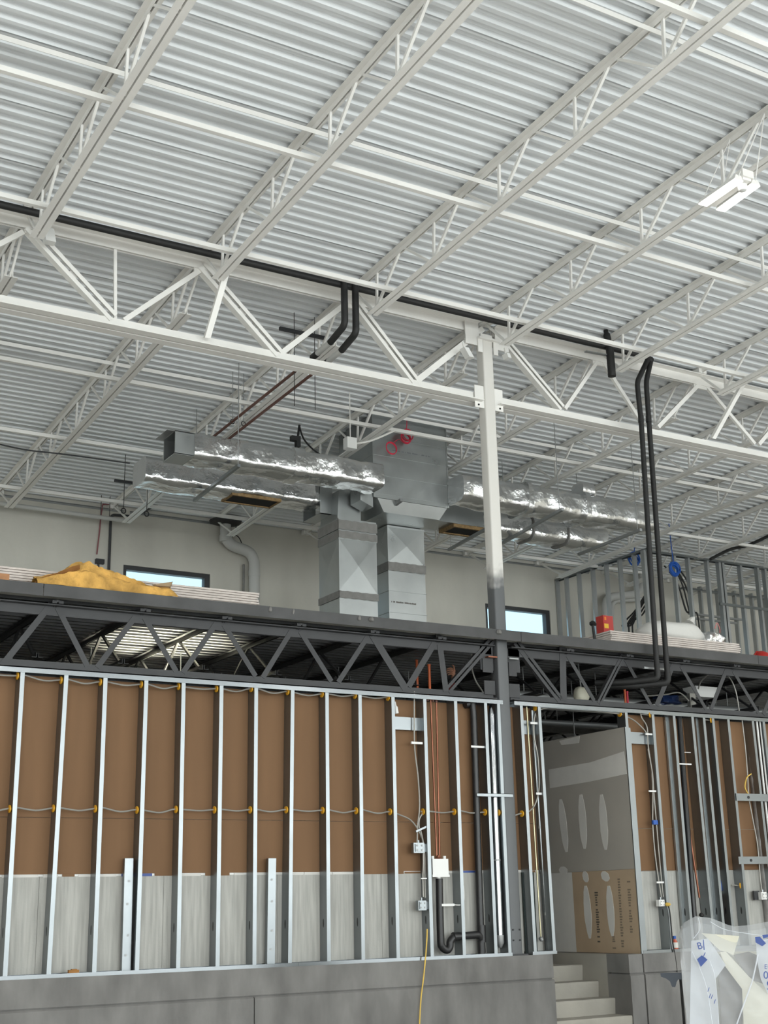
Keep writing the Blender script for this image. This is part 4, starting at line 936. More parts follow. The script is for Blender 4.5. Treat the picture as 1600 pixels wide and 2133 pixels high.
# ---------------------------------------------------------------- high-bay light and small ceiling devices
lc = atZ(1520, 409, 8.10)
hb = thing('high_bay_light', (lc.x, lc.y, 8.1), 'lit twin-strip LED high-bay light hanging under the joist at the right', 'light')
q = [atZ(*p, 8.10) for p in ((1464, 431), (1540, 378.5), (1501, 442.5), (1575, 388.7))]
for a, c in ((q[0], q[1]), (q[2], q[3])):
    d = (c-a).normalized(); n = Vector((-d.y, d.x, 0)); w = .052
    b = MB(); b.ext([(-w, .014), (w, .014), (w*.9, .021), (-w*.9, .021)], a, c, n, (0, 0, 1)); b.build('lens', 'lamp', hb)
    b = MB(); b.ext([(-w*1.05, .0225), (w*1.05, .0225), (w*.6, .07), (-w*.6, .07)], a, c, n, (0, 0, 1)); b.build('housing', 'white', hb)
mid0 = (q[0]+q[2])/2; mid1 = (q[1]+q[3])/2; dd = (mid1-mid0).normalized()
MB().bar(mid0+Vector((0, 0, .055)), mid1+Vector((0, 0, .055)), .10, .03).build('spine', 'white', hb)
s0 = lerp(mid0, mid1, .86); MB().lathe((s0.x, s0.y, s0.z-.02), [(.0, -.02), (.035, -.01), (.045, .02), (.045, .05)], 12).build('motion_sensor', 'pvcw', hb)
e0 = mid1-dd*.03; MB().box((e0.x-.07, e0.y-.05, 8.165), (e0.x+.07, e0.y+.05, 8.24)).build('driver_box', 'white', hb)
tp = Vector((9.0, mid1.y+.05, zd(mid1.y)-.06))
for t_ in (q[1], q[3]): MB().cyl(t_+Vector((0, 0, .06)), tp, .006, 6).build('hanger_wire', 'white', hb)
for t_ in (q[0], q[2]): MB().cyl(t_+Vector((0, 0, .06)), (9.0, mid0.y, zd(mid0.y)-.06), .004, 6).build('hanger_wire', 'white', hb)
def device(pa, y, w, h, tilt, label, cat='emergency light'):
    p = atY(*pa, y); t = thing('white_device', (p.x, y, p.z-h), label, cat)
    ca, sa = math.cos(tilt), math.sin(tilt)
    b = MB(); b.ext([(-w/2, -.05), (w/2, -.05), (w/2, .05), (-w/2, .05)], (p.x, y, p.z), (p.x+h*sa, y-.02, p.z-h*ca), (1, 0, 0), (0, 1, 0)); b.build('body', 'pvcw', t)
    MB().cyl((p.x, y, p.z-.01), (p.x, y+.02, p.z+.09), .012, 8).build('mount', 'white', t)
    return t
device((99, 478), 12.32, .105, .16, .16, 'small white box clamped to the girder at the far left', 'sensor')
device((967, 726), 12.36, .07, .14, .45, 'small white camera hanging just left of the column head', 'camera')
device((1054, 738), 12.30, .05, .07, .1, 'tiny white sensor just right of the column head', 'sensor')
p = atY(727, 925, 15.2); wb_ = thing('white_junction_box', (p.x, 15.2, p.z-.1), 'white junction box on the joist left of the plenum', 'electrical box')
box('body', (p.x-.08, 15.1, p.z-.09), (p.x+.07, 15.22, p.z+.07), 'pvcw', wb_); MB().cyl((p.x, 15.16, p.z+.06), (p.x, 15.16, zd(15.16)), .008, 6).build('drop_rod', 'white', wb_); MB().tube(bez([(p.x+.07, 15.15, p.z-.0), (p.x+.25, 15.0, p.z+.03), (p.x+.5, 14.8, p.z+.15)]), .015, 6).build('cable', 'white', wb_)
p = atY(620, 915, 15.9); bd = thing('black_device', (p.x, 15.9, p.z-.1), 'black device with a dangling cable under the roof above the near foil duct', 'device')
box('body', (p.x-.03, 15.86, p.z-.12), (p.x+.03, 15.94, p.z+.04), 'black', bd); box('head', (p.x-.11, 15.85, p.z-.04), (p.x-.02, 15.93, p.z+.03), 'black', bd); MB().cyl((p.x, 15.9, p.z), (p.x+.03, 15.9, p.z+.22), .018, 8).build('stem', 'black', bd)
MB().tube(bez([(p.x+.03, 15.9, p.z+.2), (p.x+.1, 15.9, p.z+.02), (p.x+.25, 15.88, p.z-.13), (p.x+.45, 15.85, p.z-.24)]), .014, 6).build('cable', 'black', bd)
for q_ in ((275, 1006),):
    p = atY(*q_, 18.6); rh = thing('ring_hanger', (p.x, 18.6, p.z-.4), 'pair of ring hangers on rods left of the far foil duct', 'hanger')
    box('strut', (p.x-.28, 18.58, p.z-.02), (p.x+.3, 18.62, p.z+.02), 'dsteel', rh)
    for dx in (-.12, .25):
        MB().cyl((p.x+dx, 18.6, p.z-.42), (p.x+dx, 18.6, zd(18.6)), .006, 6).build('rod', 'dsteel', rh); MB().tube([(p.x+dx+.035*math.cos(k*math.pi/6), 18.6, p.z-.46+.04*math.sin(k*math.pi/6)) for k in range(12)], .01, 6, True).build('ring', 'dsteel', rh)

# ---------------------------------------------------------------- armoured cable runs with yellow bushings through the studs
YC = 12.475
def studx(i, z): xb, xt = SX[i]; return xb+(xt-xb)*(z-ZT0)/(ZT1-ZT0)
def bushing(x, z, parent, y=YC):
    MB().lathe((x-.022, y, z), [(.014, 0), (.036, .003), (.037, .010), (.034, .016), (.018, .020), (.016, .024)], 16, (1, 0, 0)).build('bushing', 'yellow', parent)
up_pts = [(38, 1408), (128, 1417), (211, 1421), (295, 1426), (373, 1430), (452, 1435), (526, 1435), (602, 1441), (671, 1446), (741, 1449), (809, 1453)]
cr = thing('armoured_cable', (5.5, YC, 3.9), 'upper armoured cable run through the left stud wall, just under the top track', 'cable', 'armoured cables in the stud walls')
random.seed(9); Q = []
for k, (px, py) in enumerate(up_pts):
    p = atY(px, py, YC); p.x = studx(k, p.z)-.0205; bushing(p.x, p.z, cr); Q.append(p.copy())
def sagrun(Q, parent, sag, r=.0085):
    path = []
    for k in range(len(Q)-1):
        path.append(Q[k]+Vector((-.04, 0, 0))); path.append(Q[k]+Vector((.05, 0, random.uniform(-.004, .015))))
        path.append(lerp(Q[k], Q[k+1], .55)+Vector((0, random.uniform(-.02, .02), -sag*random.uniform(.3, 1))))
    path += [Q[-1]+Vector((-.04, 0, 0)), Q[-1]+Vector((.03, 0, 0))]
    MB().tube(bez(path, 5), r, 7).build('cable', 'mc', parent)
Q.insert(0, Q[0]+Vector((-.45, 0, .03))); sagrun(Q, cr, .035)
lo_pts = [(18, 1685), (113, 1684), (199, 1685), (285, 1687), (366, 1686), (448, 1687), (521, 1687), (600, 1687), (672, 1688), (744, 1689), (813, 1691), (880, 1691), (945, 1691), (1011, 1692), (1043, 1693)]
cl = thing('armoured_cable', (6.2, YC, 2.7), 'lower armoured cable run through the left stud wall at mid height', 'cable', 'armoured cables in the stud walls')
Q = []
for k, (px, py) in enumerate(lo_pts):
    p = atY(px, py, YC); p.x = studx(k, p.z)-.0205; bushing(p.x, p.z, cl); Q.append(p.copy())
p = atY(1089, 1695, YC); bushing(p.x, p.z, cl); Q.append(p)
sagrun([Q[0]+Vector((-.45, 0, 0))]+Q[:11], cl, .03)
MB().tube(bez([Q[10], atY(832, 1697, YC), atY(855, 1708, YC), atY(871, 1728, YC), atY(878, 1745, YC)]), .0085, 7).build('cable', 'mc', cl)
MB().tube(bez([Q[11], atY(874, 1705, YC), atY(873, 1722, YC), atY(879, 1745, YC)]), .0085, 7).build('cable', 'mc', cl)
sagrun(Q[11:14], cl, .02); sagrun(Q[14:], cl, .06)
MB().tube(bez([Q[15], atY(1102, 1690, YC), atY(1115, 1675, YC), atY(1123, 1640, YC), atY(1121, 1580, YC), atY(1113, 1535, YC), atY(1113, 1500, YC), atY(1118, 1480, YC)]), .0085, 7).build('cable', 'mc', cl)
bushing(atY(1117, 1475, YC).x, atY(1117, 1475, YC).z, cl)
# cables, boxes and brackets in the bay right of the tenth stud
def cable(name, label, pts, y=12.47, r=.0085, m='mc', group=None, extra=None):
    t = thing(name, atY(*pts[-1], y), label, 'cable', group); MB().tube(bez([atY(*p, y) for p in pts]), r, 7).build('cable', m, t); return t
c1 = cable('drop_cable', 'armoured cable dropping to the upper outlet box beside the white valve box', [(863, 1440), (863, 1500), (864, 1560), (871, 1620), (874, 1680), (870, 1720), (869, 1755)])
for (x0, y0, x1) in ((857, 1547, 880),): p = atY(x0, y0, 12.44); q_ = atY(x1, y0, 12.44); box('strap', (p.x, 12.435, p.z-.012), (q_.x, 12.455, p.z+.012), 'pvcw', c1)
c2 = cable('drop_cable', 'armoured cables between the upper and lower outlet boxes', [(871, 1728), (880, 1750), (882, 1790), (881, 1830), (882, 1868)])
MB().tube(bez([atY(*p, 12.46) for p in ((876, 1728), (884, 1770), (885, 1820), (886, 1870))]), .0085, 7).build('cable', 'mc', c2)
p = atY(866, 1732, 12.44); q_ = atY(888, 1722, 12.44); MB().bar(p, q_, .02, .02).build('strap', 'galv', c2)
p = atY(877, 1830, 12.44); MB().bar(p, p+Vector((.07, 0, 0)), .012, .012).build('strap', 'pvcw', c2)
def ebox(pc, y, w, h, label, m='galv', knob=True):
    p = atY(*pc, y); t = thing('outlet_box', (p.x, y, p.z-h/2), label, 'electrical box', 'steel outlet boxes on the stud walls')
    b = MB(); b.box((p.x-w/2, y, p.z-h/2), (p.x+w/2, y+.054, p.z+h/2)); b.build('box_body', m, t)
    mr3 = box('mud_ring', (p.x-w*.36, y-.012, p.z-h*.38), (p.x+w*.36, y, p.z+h*.38), m, t)
    for sx in (-.22, .22):
        for sz in (-.22, .22): MB().cyl((p.x+w*sx, y-.016, p.z+h*sz), (p.x+w*sx, y-.012, p.z+h*sz), w*.08, 8).build('knockout', 'flange', mr3)
    box('mounting_bracket', (p.x+w/2, y+.01, p.z-h*.4), (p.x+w/2+.03, y+.02, p.z+h*.4), 'galv', t)
    if knob: MB().cyl((p.x+w*.1, y+.03, p.z+h/2), (p.x+w*.1, y+.03, p.z+h/2+.03), .012, 8).build('connector', 'galv', t)
    return t
ebox((873, 1766), 12.44, .135, .105, 'steel outlet box at mid height left of the white valve box', 'galv')
ebox((880, 1886), 12.44, .10, .10, 'steel outlet box low on the wall left of the black trap')
ebox((1379, 1881), 12.44, .085, .075, 'pale outlet box with a yellow plug right of the doorway', 'pvcw')
p = atY(1388, 1884, 12.42); yp = thing('yellow_plug', (p.x, 12.42, p.z-.02), 'yellow plug in the outlet box right of the doorway', 'plug')
MB().lathe((p.x, 12.425, p.z), [(.018, 0), (.024, .01), (.020, .04), (.008, .06)], 10, (.4, -1, 0)).build('plug_body', 'ycord', yp)
MB().tube(bez([atY(*q, 12.40) for q in ((1392, 1885), (1396, 1905), (1401, 1960), (1406, 1990), (1411, 2030), (1415, 2080), (1414, 2133))]), .008, 7).build('black_cord', 'black', yp)
ebox((1592, 1866), 12.44, .09, .09, 'outlet box at the right edge of the photo', 'pvcw'); 
p = atY(1578, 1865, 12.5); tag(MB().box((p.x-.05, 12.5, p.z-.055), (p.x+.04, 12.53, p.z+.055)).box((p.x-.035, 12.497, p.z-.04), (p.x+.025, 12.5, p.z+.04)).build('back_box', 'gsteel'), 'grey back box beside the outlet box at the right edge', 'electrical box')
# conduit bracket and white fitting at the top of the bay
p = atY(826, 1473, 12.48); wf = thing('white_fitting', (p.x, 12.48, p.z-.08), 'small white fitting above the blocking at the top of the wall', 'fitting')
MB().lathe((p.x, 12.48, p.z-.07), [(.024, 0), (.024, .07), (.012, .085), (.009, .13)], 10, (-.15, 0, 1)).build('body', 'pvcw', wf)
# copper pair, white valve box, black trap and stack
cu = thing('copper_pipes', (7.95, 12.46, 2.2), 'pair of copper pipes running down to the white valve box', 'pipe')
for pa, pb in (((897, 1455), (910, 1790)), ((909, 1458), (916, 1790))): MB().cyl(atY(*pb, 12.47), atY(*pa, 12.47), .011, 8).build('pipe', 'copper', cu)
for q in ((891, 1456), (902, 1458), (909, 1460)):
    p = atY(*q, 12.465); MB().lathe(p, [(.014, -.02), (.014, .03), (.018, .03), (.018, .045)], 8).build('stub_cap', 'rust', cu)
p = atY(913, 1785, 12.46); MB().lathe((p.x, 12.46, p.z-.02), [(.016, 0), (.024, .015), (.016, .04)], 8).build('valve', 'copper', cu)
a = atY(900, 1789, 12.44); c = atY(934, 1825, 12.44)
vb = thing('valve_box', ((a.x+c.x)/2, 12.44, c.z), 'white plastic valve box on the stud wall between the copper pipes and the black drain', 'valve box')
b = MB(); b.box((a.x, 12.43, c.z), (c.x, 12.52, a.z)); b.build('body', 'pvcw', vb); box('face_rim', (a.x-.008, 12.425, c.z-.008), (c.x+.008, 12.432, c.z+.016), 'pvcw', vb)
for x in (a.x+.02, c.x-.03): MB().cyl((x, 12.46, a.z), (x, 12.46, a.z+.03), .018, 10).build('port', 'pvcw', vb)
m_ = (a.x+c.x)/2-.015; MB().lathe((m_, 12.46, c.z-.03), [(.026, 0), (.03, .03)], 12).build('tailpiece', 'pvcw', vb)
tr = thing('drain_trap', (8.05, 12.46, 1.35), 'black plastic drain with a P-trap under the white valve box', 'pipe')
q = [atY(*s, 12.46) for s in ((915, 1830), (918, 1958), (921, 1972), (931, 1978), (937, 1972), (938, 1962), (945, 1953), (960, 1950))]
pts = [q[0], q[1]+Vector((0, 0, .03)), q[2], q[3]+Vector((0, 0, -.005)), q[4], q[5], q[6], q[7]]
MB().tube(bez(pts, 6), .040, 14).build('trap', 'abs', tr)
a = atY(945, 1951, 12.46); c = atY(1003, 1949, 12.50); MB().tube(elbow([a, (c.x-.05, 12.48, a.z+.01), (c.x, 12.5, a.z-.05), (c.x, 12.5, a.z-.18)], .06), .040, 14).build('arm', 'abs', tr)
p = atY(952, 1950, 12.46); MB().cyl((p.x-.05, 12.46, a.z), (p.x+.02, 12.46, a.z), .047, 14).build('coupling', 'abs', tr)
p = atY(929, 1885, 12.44); box('white_strap', (p.x-.07, 12.41, p.z-.012), (p.x+.09, 12.425, p.z+.012), 'pvcw', tr); MB().tube(bez([p+Vector((.09, -.01, 0)), p+Vector((.2, 0, 0)), p+Vector((.235, 0, .06)), p+Vector((.235, 0, .2))]), .006, 6).build('white_tube', 'pvcw', tr)
sk_ = thing('drain_stack', (8.5, 12.5, ZP), 'tall black plastic drain stack in the stud wall left of the column', 'pipe')
t0 = atY(984, 1470, 12.50); b0 = atY(1003, 1990, 12.50)
MB().tube(elbow([(t0.x-.05, 12.56, t0.z+.06), (t0.x, 12.50, t0.z+.05), (t0.x+.01, 12.50, t0.z-.12), b0], .05), .040, 14).build('stack', 'abs', sk_)
p = atY(979, 1466, 12.5); MB().lathe((p.x-.02, 12.53, p.z), [(.045, -.03), (.047, .02)], 12, (1, 0, .2)).build('top_elbow', 'abs', sk_)
p = atY(1003, 1945, 12.50); MB().cyl((p.x, 12.5, p.z-.09), (p.x, 12.5, p.z+.09), .048, 14).build('tee', 'abs', sk_)
p = atY(988, 1555, 12.45); box('pipe_strap', (p.x-.04, 12.452, p.z-.011), (p.x+.15, 12.458, p.z+.011), 'pvcw', sk_)
# shiny downpipe in the next bay and its cross strap
dp = thing('bright_metal_downpipe', (8.85, 12.49, ZP), 'bright shiny metal downpipe in the bay left of the column', 'pipe')
a = atY(1023, 1490, 12.49); c = atY(1041, 1950, 12.49)
bright = mat('polished_galvanised', (0.50, 0.52, 0.54), 0.14, 1.0, rvar=.05, vscale=3)
MB().tube([c, lerp(c, a, .5), a, a+(a-c).normalized()*.05, a+(a-c).normalized()*.12], [.042, .042, .042, .03, .012], 18).build('pipe', bright, dp)
p = lerp(c, a, .33); MB().cyl(p, p+(a-c).normalized()*.02, .044, 18).build('joint_ring', 'flange', dp)
MB().lathe(c+Vector((0, 0, -.12)), [(.018, 0), (.03, .02), (.046, .05), (.048, .13)], 16).build('boot', 'flange', dp)
a = atY(994, 1655, 12.40); c = atY(1069, 1659, 12.40); tag(MB().box((a.x, 12.402, a.z-.017), (c.x, 12.412, a.z+.017)).box((a.x, 12.402, a.z+.012), (c.x, 12.417, a.z+.017)).build('cross_strap', 'galv'), 'flat metal strap across the bright downpipe and the column', 'strap')
# narrow bay right of the column: brass-coloured conduit and grey conduit
nb_ = thing('bay_conduit', (9.35, 12.5, 1.4), 'thin yellowish conduit with an end elbow in the bay right of the column', 'conduit')
a = atY(1097, 1472, 12.50); c = atY(1127, 1955, 12.50); MB().tube([c, lerp(c, a, .5), a], .010, 8).build('conduit', mat('brass_conduit', (0.50, 0.46, 0.30), 0.35, 0.7), nb_)
MB().lathe(c, [(.012, -.02), (.024, -.01), (.024, .02), (.012, .03)], 10, (.6, 0, -1)).build('end_elbow', 'flange', nb_)
for q1, q2 in (((1105, 1506), (1122, 1506)), ((1117, 1653), (1132, 1654))): a = atY(*q1, 12.45); c = atY(*q2, 12.45); box('strap', (a.x, 12.446, a.z-.012), (c.x, 12.455, a.z+.012), 'pvcw', nb_)
gb = thing('grey_conduit', (9.5, 12.54, ZP), 'grey sheet conduit strip beside the doorway stud', 'conduit')
a = atY(1108, 1480, 12.53); c = atY(1143, 1985, 12.53); MB().tube([c, a], .022, 10).build('conduit', 'galv', gb)
for t_ in (.15, .5, .83): p = lerp(c, a, t_); MB().cyl(p, p+Vector((0, 0, .03)), .025, 10).build('coupling', 'flange', gb)
bb_ = thing('blocking_plate', (9.4, 12.52, 3.6), 'galvanised blocking plate high in the bay right of the column', 'blocking')
a = atY(1092, 1500, 12.53); box('plate', (a.x, 12.55, a.z-.16), (a.x+.22, 12.56, a.z), 'galv', bb_)
# right bays: black and orange pipes, cables
kb = thing('black_drain_pipe', (11.6, 12.5, ZP), 'black drain pipe in the pipe chase right of the doorway', 'pipe')
a = atY(1415, 1495, 12.49); c = atY(1446, 1910, 12.49); d = (c-a)/(c-a).length; MB().tube([c+d*.4, a, a+Vector((-.03, .05, .05))], .036, 14).build('pipe', 'abs', kb)
p = atY(1420, 1591, 12.44); box('strap', (p.x-.03, 12.446, p.z-.008), (p.x+.17, 12.453, p.z+.008), 'pvcw', kb)
op = thing('orange_pipe', (11.7, 12.5, 1.4), 'thin orange-red pipe next to the black drain pipe', 'pipe')
a = atY(1418, 1502, 12.48); m2 = atY(1433, 1700, 12.48); c = atY(1457, 1870, 12.48); MB().tube(bez([c, m2, a]), .013, 8).build('pipe', 'copper', op)
MB().tube([atY(1461, 1905, 12.48), c], .006, 6).build('stem', 'dsteel', op); p = atY(1461, 1905, 12.48); MB().lathe(p+Vector((0, 0, -.03)), [(.012, 0), (.03, .015), (.03, .03), (.014, .05)], 10).build('knob', 'black', op)
p = atY(1426, 1567, 12.46); MB().bar(p, p+Vector((.10, 0, 0)), .008, .008).build('clip', 'pvcw', op)
rc = cable('armoured_cable', 'armoured cable loop from the door head to the bay right of the doorway', [(1125, 1478), (1150, 1474), (1200, 1478), (1250, 1482), (1292, 1487)], y=12.47, group='armoured cables in the stud walls')
p = atY(1293, 1487, 12.47); bushing(p.x, p.z, rc); MB().tube(bez([atY(*q, 12.47) for q in ((1293, 1487), (1320, 1500), (1340, 1518), (1347, 1528))]), .0085, 7).build('cable', 'mc', rc)
c3 = cable('drop_cable', 'pair of armoured cables dropping to the pale outlet box right of the doorway', [(1333, 1478), (1337, 1495), (1348, 1515), (1350, 1550), (1357, 1600), (1360, 1650), (1360, 1720), (1366, 1790), (1378, 1870)])
MB().tube(bez([atY(*q, 12.46) for q in ((1350, 1560), (1359, 1610), (1362, 1650), (1368, 1720), (1374, 1790), (1382, 1868))]), .0085, 7).build('cable', 'mc', c3)
p = atY(1365, 1713, 12.45); box('blue_tape', (p.x-.035, 12.44, p.z-.025), (p.x+.035, 12.47, p.z+.025), 'blue', c3)
for q in ((1352, 1648), (1345, 1529), (1368, 1838)): p = atY(*q, 12.44); box('strap', (p.x, 12.435, p.z-.01), (p.x+.11, 12.45, p.z+.01), 'pvcw', c3)
for q, lab in (((1348, 1490), 'yellow bushing above the blocking right of the doorway'), ((1475, 1501), 'yellow bushing near the top track in the pipe chase'), ((1536, 1845), 'yellow bushing low on the wall near the right edge')):
    p = atY(*q, YC); t = thing('cable_bushing', (p.x, YC, p.z-.03), lab, 'bushing', 'loose yellow bushings in the right stud wall'); b = MB(); b.lathe((p.x, YC-.04, p.z), [(.016, 0), (.034, .002), (.034, .012), (.016, .014)], 14, (.6, -.8, 0)); b.build('ring', 'yellow', t); MB().cyl((p.x-.10, YC, p.z+.01), (p.x, YC-.035, p.z), .008, 8).build('cable_end', 'mc', t)
c4 = cable('blue_cables', 'blue data cables hanging in the right pipe chase', [(1497, 1760), (1500, 1800), (1503, 1830), (1502, 1855)], y=12.53, r=.012, m='blue')
MB().tube(bez([atY(*q, 12.54) for q in ((1500, 1770), (1505, 1800), (1507, 1830), (1505, 1850))]), .012, 7).build('cable', 'blue', c4)
c5 = cable('drop_cable', 'thin cables looping down the chase at the right edge', [(1546, 1500), (1553, 1560), (1557, 1610), (1560, 1660), (1567, 1700), (1578, 1760), (1584, 1830), (1588, 1860)])
MB().tube(bez([atY(*q, 12.46) for q in ((1565, 1612), (1556, 1620), (1552, 1640), (1560, 1655))]), .008, 7).build('yellow_loop', 'ycord', c5)
sd = thing('spiral_duct', (13.5, 12.52, ZP), 'mottled grey duct standing in the bay at the right edge', 'duct')
a = atY(1560, 1498, 12.53); c = atY(1604, 1930, 12.53); b = MB(); n = 40; b.tube([lerp(c, a, k/n)+Vector((0, 0, 0)) for k in range(n+1)], [.058+(.003 if k % 4 == 0 else 0) for k in range(n+1)], 16); b.build('duct', mat('weathered_duct', (.34, .33, .32), .6, .4, var=.3, vscale=6), sd)
wp = thing('white_pipes', (14.0, 12.47, ZP), 'two slim white pipes at the right edge of the photo', 'pipe')
for q1, q2 in (((1576, 1500), (1612, 1830)), ((1583, 1500), (1619, 1830))): MB().tube([atY(*q2, 12.47), atY(*q1, 12.47)], .014, 10).build('pipe', 'pvcw', wp)
# dark door frame / panel in the chase
dk = thing('dark_cabinet_panel', (12.4, 12.56, ZP), 'dark brown panel low in the right pipe chase', 'panel')
a = atY(1493, 1880, 12.54); box('panel', (a.x-.02, 12.545, ZP-.02), (a.x+.11, 12.56, a.z+.1), mat('dark_brown', (.05, .03, .02), .6), dk); box('panel_edge', (a.x-.025, 12.54, ZP-.02), (a.x-.015, 12.562, a.z+.1), 'black', dk)
# yellow cord down the plinth
tag(MB().tube(bez([atY(*q, 12.37) for q in ((890, 1935), (889, 1960), (886, 2000), (882, 2040), (877, 2080), (874, 2133), (873, 2170))]), .0075, 7).build('extension_cord', 'ycord'), 'thin yellow cord hanging down over the concrete base', 'cord')
p = atY(155, 2031, 12.41); tag(MB().box((p.x-.055, 12.40, ZP+.035), (p.x+.04, 12.44, ZP+.062)).box((p.x-.03, 12.40, ZP+.062), (p.x+.02, 12.43, ZP+.068)).build('brown_scrap', 'battb'), 'small dark brown scrap lying on the bottom track at the left', 'scrap')
# ---------------------------------------------------------------- dim services under the upper floor
random.seed(31)
def dpipe(name, label, pts, r, m, cat='pipe', grp=None):
    tag(MB().tube(bez([Vector(p) for p in pts], 5), r, 8).build(name, m), label, cat, grp)
a = atY(868, 1400, 13.4)
for px, py0, py1, m, r, y, lab in ((894, 1384, 1470, 'orange', .016, 13.2, 'bright orange pipe behind the floor truss left of the column'), (868, 1372, 1400, 'orange', .015, 13.8, 'shorter orange pipe behind the floor truss left of the column'),
                                   (1303, 1435, 1480, 'orange', .013, 13.0, 'orange pipe behind the right floor truss, left of the pair'), (1308, 1440, 1480, 'redwire', .014, 13.0, 'red-orange pipe behind the right floor truss, right of the pair')):
    p = atY(px, py0, y); q = atY(px+(py1-py0)*.03, py1, y); tag(MB().tube([(q.x, y, ZP), (q.x, y, p.z-.02), (q.x, y, p.z-.02), (q.x, y, p.z)], [r, r, r*1.3, r*1.3], 8).build('standing_pipe', m), lab, 'pipe')
for k, (y, z, x0, x1, r) in enumerate(((14.5, 4.12, 0, 16, .04), (16.2, 4.05, 0, 16, .03), (13.6, 4.30, 9.6, 15.5, .055), (15.0, 4.15, 10, 16, .09))):
    t = thing('service_pipe', ((x0+x1)/2, y, z), ['dim horizontal pipe under the upper floor, long front one', 'dim horizontal pipe under the upper floor, long rear one', 'dim thick pipe behind the right floor truss', 'dim insulated duct behind the right floor truss'][k], 'pipe')
    MB().cyl((x0, y, z), (x1, y, z), r, 10).build('run', 'flange' if k != 3 else 'tape', t)
    for j in range(5): x = x0+(x1-x0)*(j+.5)/5; MB().cyl((x, y, z), (x, y, 4.66), .006, 6).build('rod', 'flange', t)
for k in range(10):
    x = 4.2+k*.95+random.uniform(-.3, .3); y = random.uniform(14.3, 16.0); t = thing('hanger_rod', (x, y, 3.6), 'thin hanger rod under the upper floor, %s from the left' % ord_[k], 'rod', 'hanger rods under the upper floor')
    MB().cyl((x, y, 3.3), (x, y, 4.68), .007, 6).build('rod', 'flange', t); MB().lathe((x, y, 3.9), [(.02, 0), (.03, .02), (.02, .05)], 8).build('clamp', 'flange', t)
tag(MB().tube(bez([atY(*q, 13.0) for q in ((983, 1350), (983, 1385), (985, 1400), (992, 1420), (1003, 1437), (1010, 1450))]), .010, 7).build('loose_cable', 'mc'), 'pale loose cable hanging behind the truss just left of the column', 'cable')
tag(MB().tube(bez([atY(*q, 13.0) for q in ((1512, 1403), (1525, 1420), (1534, 1445), (1540, 1482))]), .010, 7).build('loose_cable', 'mc'), 'pale loose cable behind the right floor truss near the right edge', 'cable')
tag(MB().tube(bez([atY(*q, 13.2) for q in ((1345, 1450), (1385, 1447), (1415, 1443), (1435, 1460))]), .010, 7).build('loose_cable', 'mc'), 'pale cable arching beside the white box under the upper floor', 'cable')
tag(MB().tube(bez([atY(*q, 13.2) for q in ((1455, 1435), (1460, 1420), (1475, 1405), (1487, 1397))]), .010, 7).build('loose_cable', 'mc'), 'pale cable rising from the white box under the upper floor', 'cable')
p = atY(1467, 1444, 13.3); wb2 = thing('white_unit', (p.x, 13.3, p.z-.1), 'white box-shaped unit behind the right floor truss', 'unit')
b = MB(); b.ext([(-.20, .085), (.21, .085), (.16, -.06), (-.14, -.06)], (p.x, 13.25, p.z), (p.x, 13.5, p.z), (1, 0, 0), (0, 0, 1)); b.build('body', 'pvcw', wb2); q = atY(1442, 1463, 13.3); box('side_panel', (q.x-.05, 13.28, q.z-.2), (q.x+.05, 13.34, q.z+.12), 'mc', wb2)
p = atY(1211, 1444, 13.2); sk2 = thing('cream_fixture', (p.x, 13.2, p.z-.12), 'cream coloured rounded fixture behind the right floor truss', 'fixture')
blob((p.x, 13.2, p.z-.02), .095, .08, .10, 4.0, amp=.1).build('body', 'cream', sk2)
MB().cyl((p.x, 13.2, p.z+.06), (p.x-.02, 13.2, 4.68), .01, 6).build('stem', 'flange', sk2)
p = atY(1387, 1455, 13.6); b = blob((p.x, 13.6, p.z-.03), .2, .12, .07, 6.0, amp=.4); tag(b.build('blue_bundle', mat('dark_blue_jacket', (.012, .03, .10), .5)), 'blue cable bundle resting behind the right floor truss', 'cable')

# added unseen spot that makes the bright patch on the deck soffit
tg = atZ(345, 1338, 4.70); sl = bpy.data.lights.new('soffit_patch_spot', 'SPOT'); sl.energy = 26000; sl.spot_size = math.radians(27); sl.spot_blend = .35; sl.shadow_soft_size = .25; sl.color = (1.0, .95, .72)
so = bpy.data.objects.new('soffit_patch_spot', sl); col.objects.link(so); so.location = (tg.x+.3, tg.y+1.3, 1.9); so.rotation_euler = (tg-so.location).to_track_quat('-Z', 'Y').to_euler()
# ---------------------------------------------------------------- worker behind the truss: only a hand and a bit of red sleeve show
hp = atY(943, 1399, 13.55)
def skinned(name, pts, edges, radii, m, parent, sub=2):
    me = bpy.data.meshes.new(name); me.from_pydata([tuple(Vector(p)) for p in pts], edges, []); me.materials.append(M[m])
    o = bpy.data.objects.new(name, me); col.objects.link(o)
    sk = o.modifiers.new('skin', 'SKIN'); sk.use_smooth_shade = True
    for i, v in enumerate(me.skin_vertices[0].data): v.radius = (radii[i], radii[i]); v.use_root = (i == 0)
    sb = o.modifiers.new('sub', 'SUBSURF'); sb.levels = sub; sb.render_levels = sub
    W[o.name] = Vector((0, 0, 0))
    if parent: o.parent = parent; o.location = -W[parent.name]
    return o
wk = thing('person', (hp.x+.08, 14.0, 2.32), 'worker in a dark red shirt reaching up behind the floor truss, hand showing', 'person')
bx, by, bz = hp.x+.08, 14.10, 2.32          # feet on a ladder tread
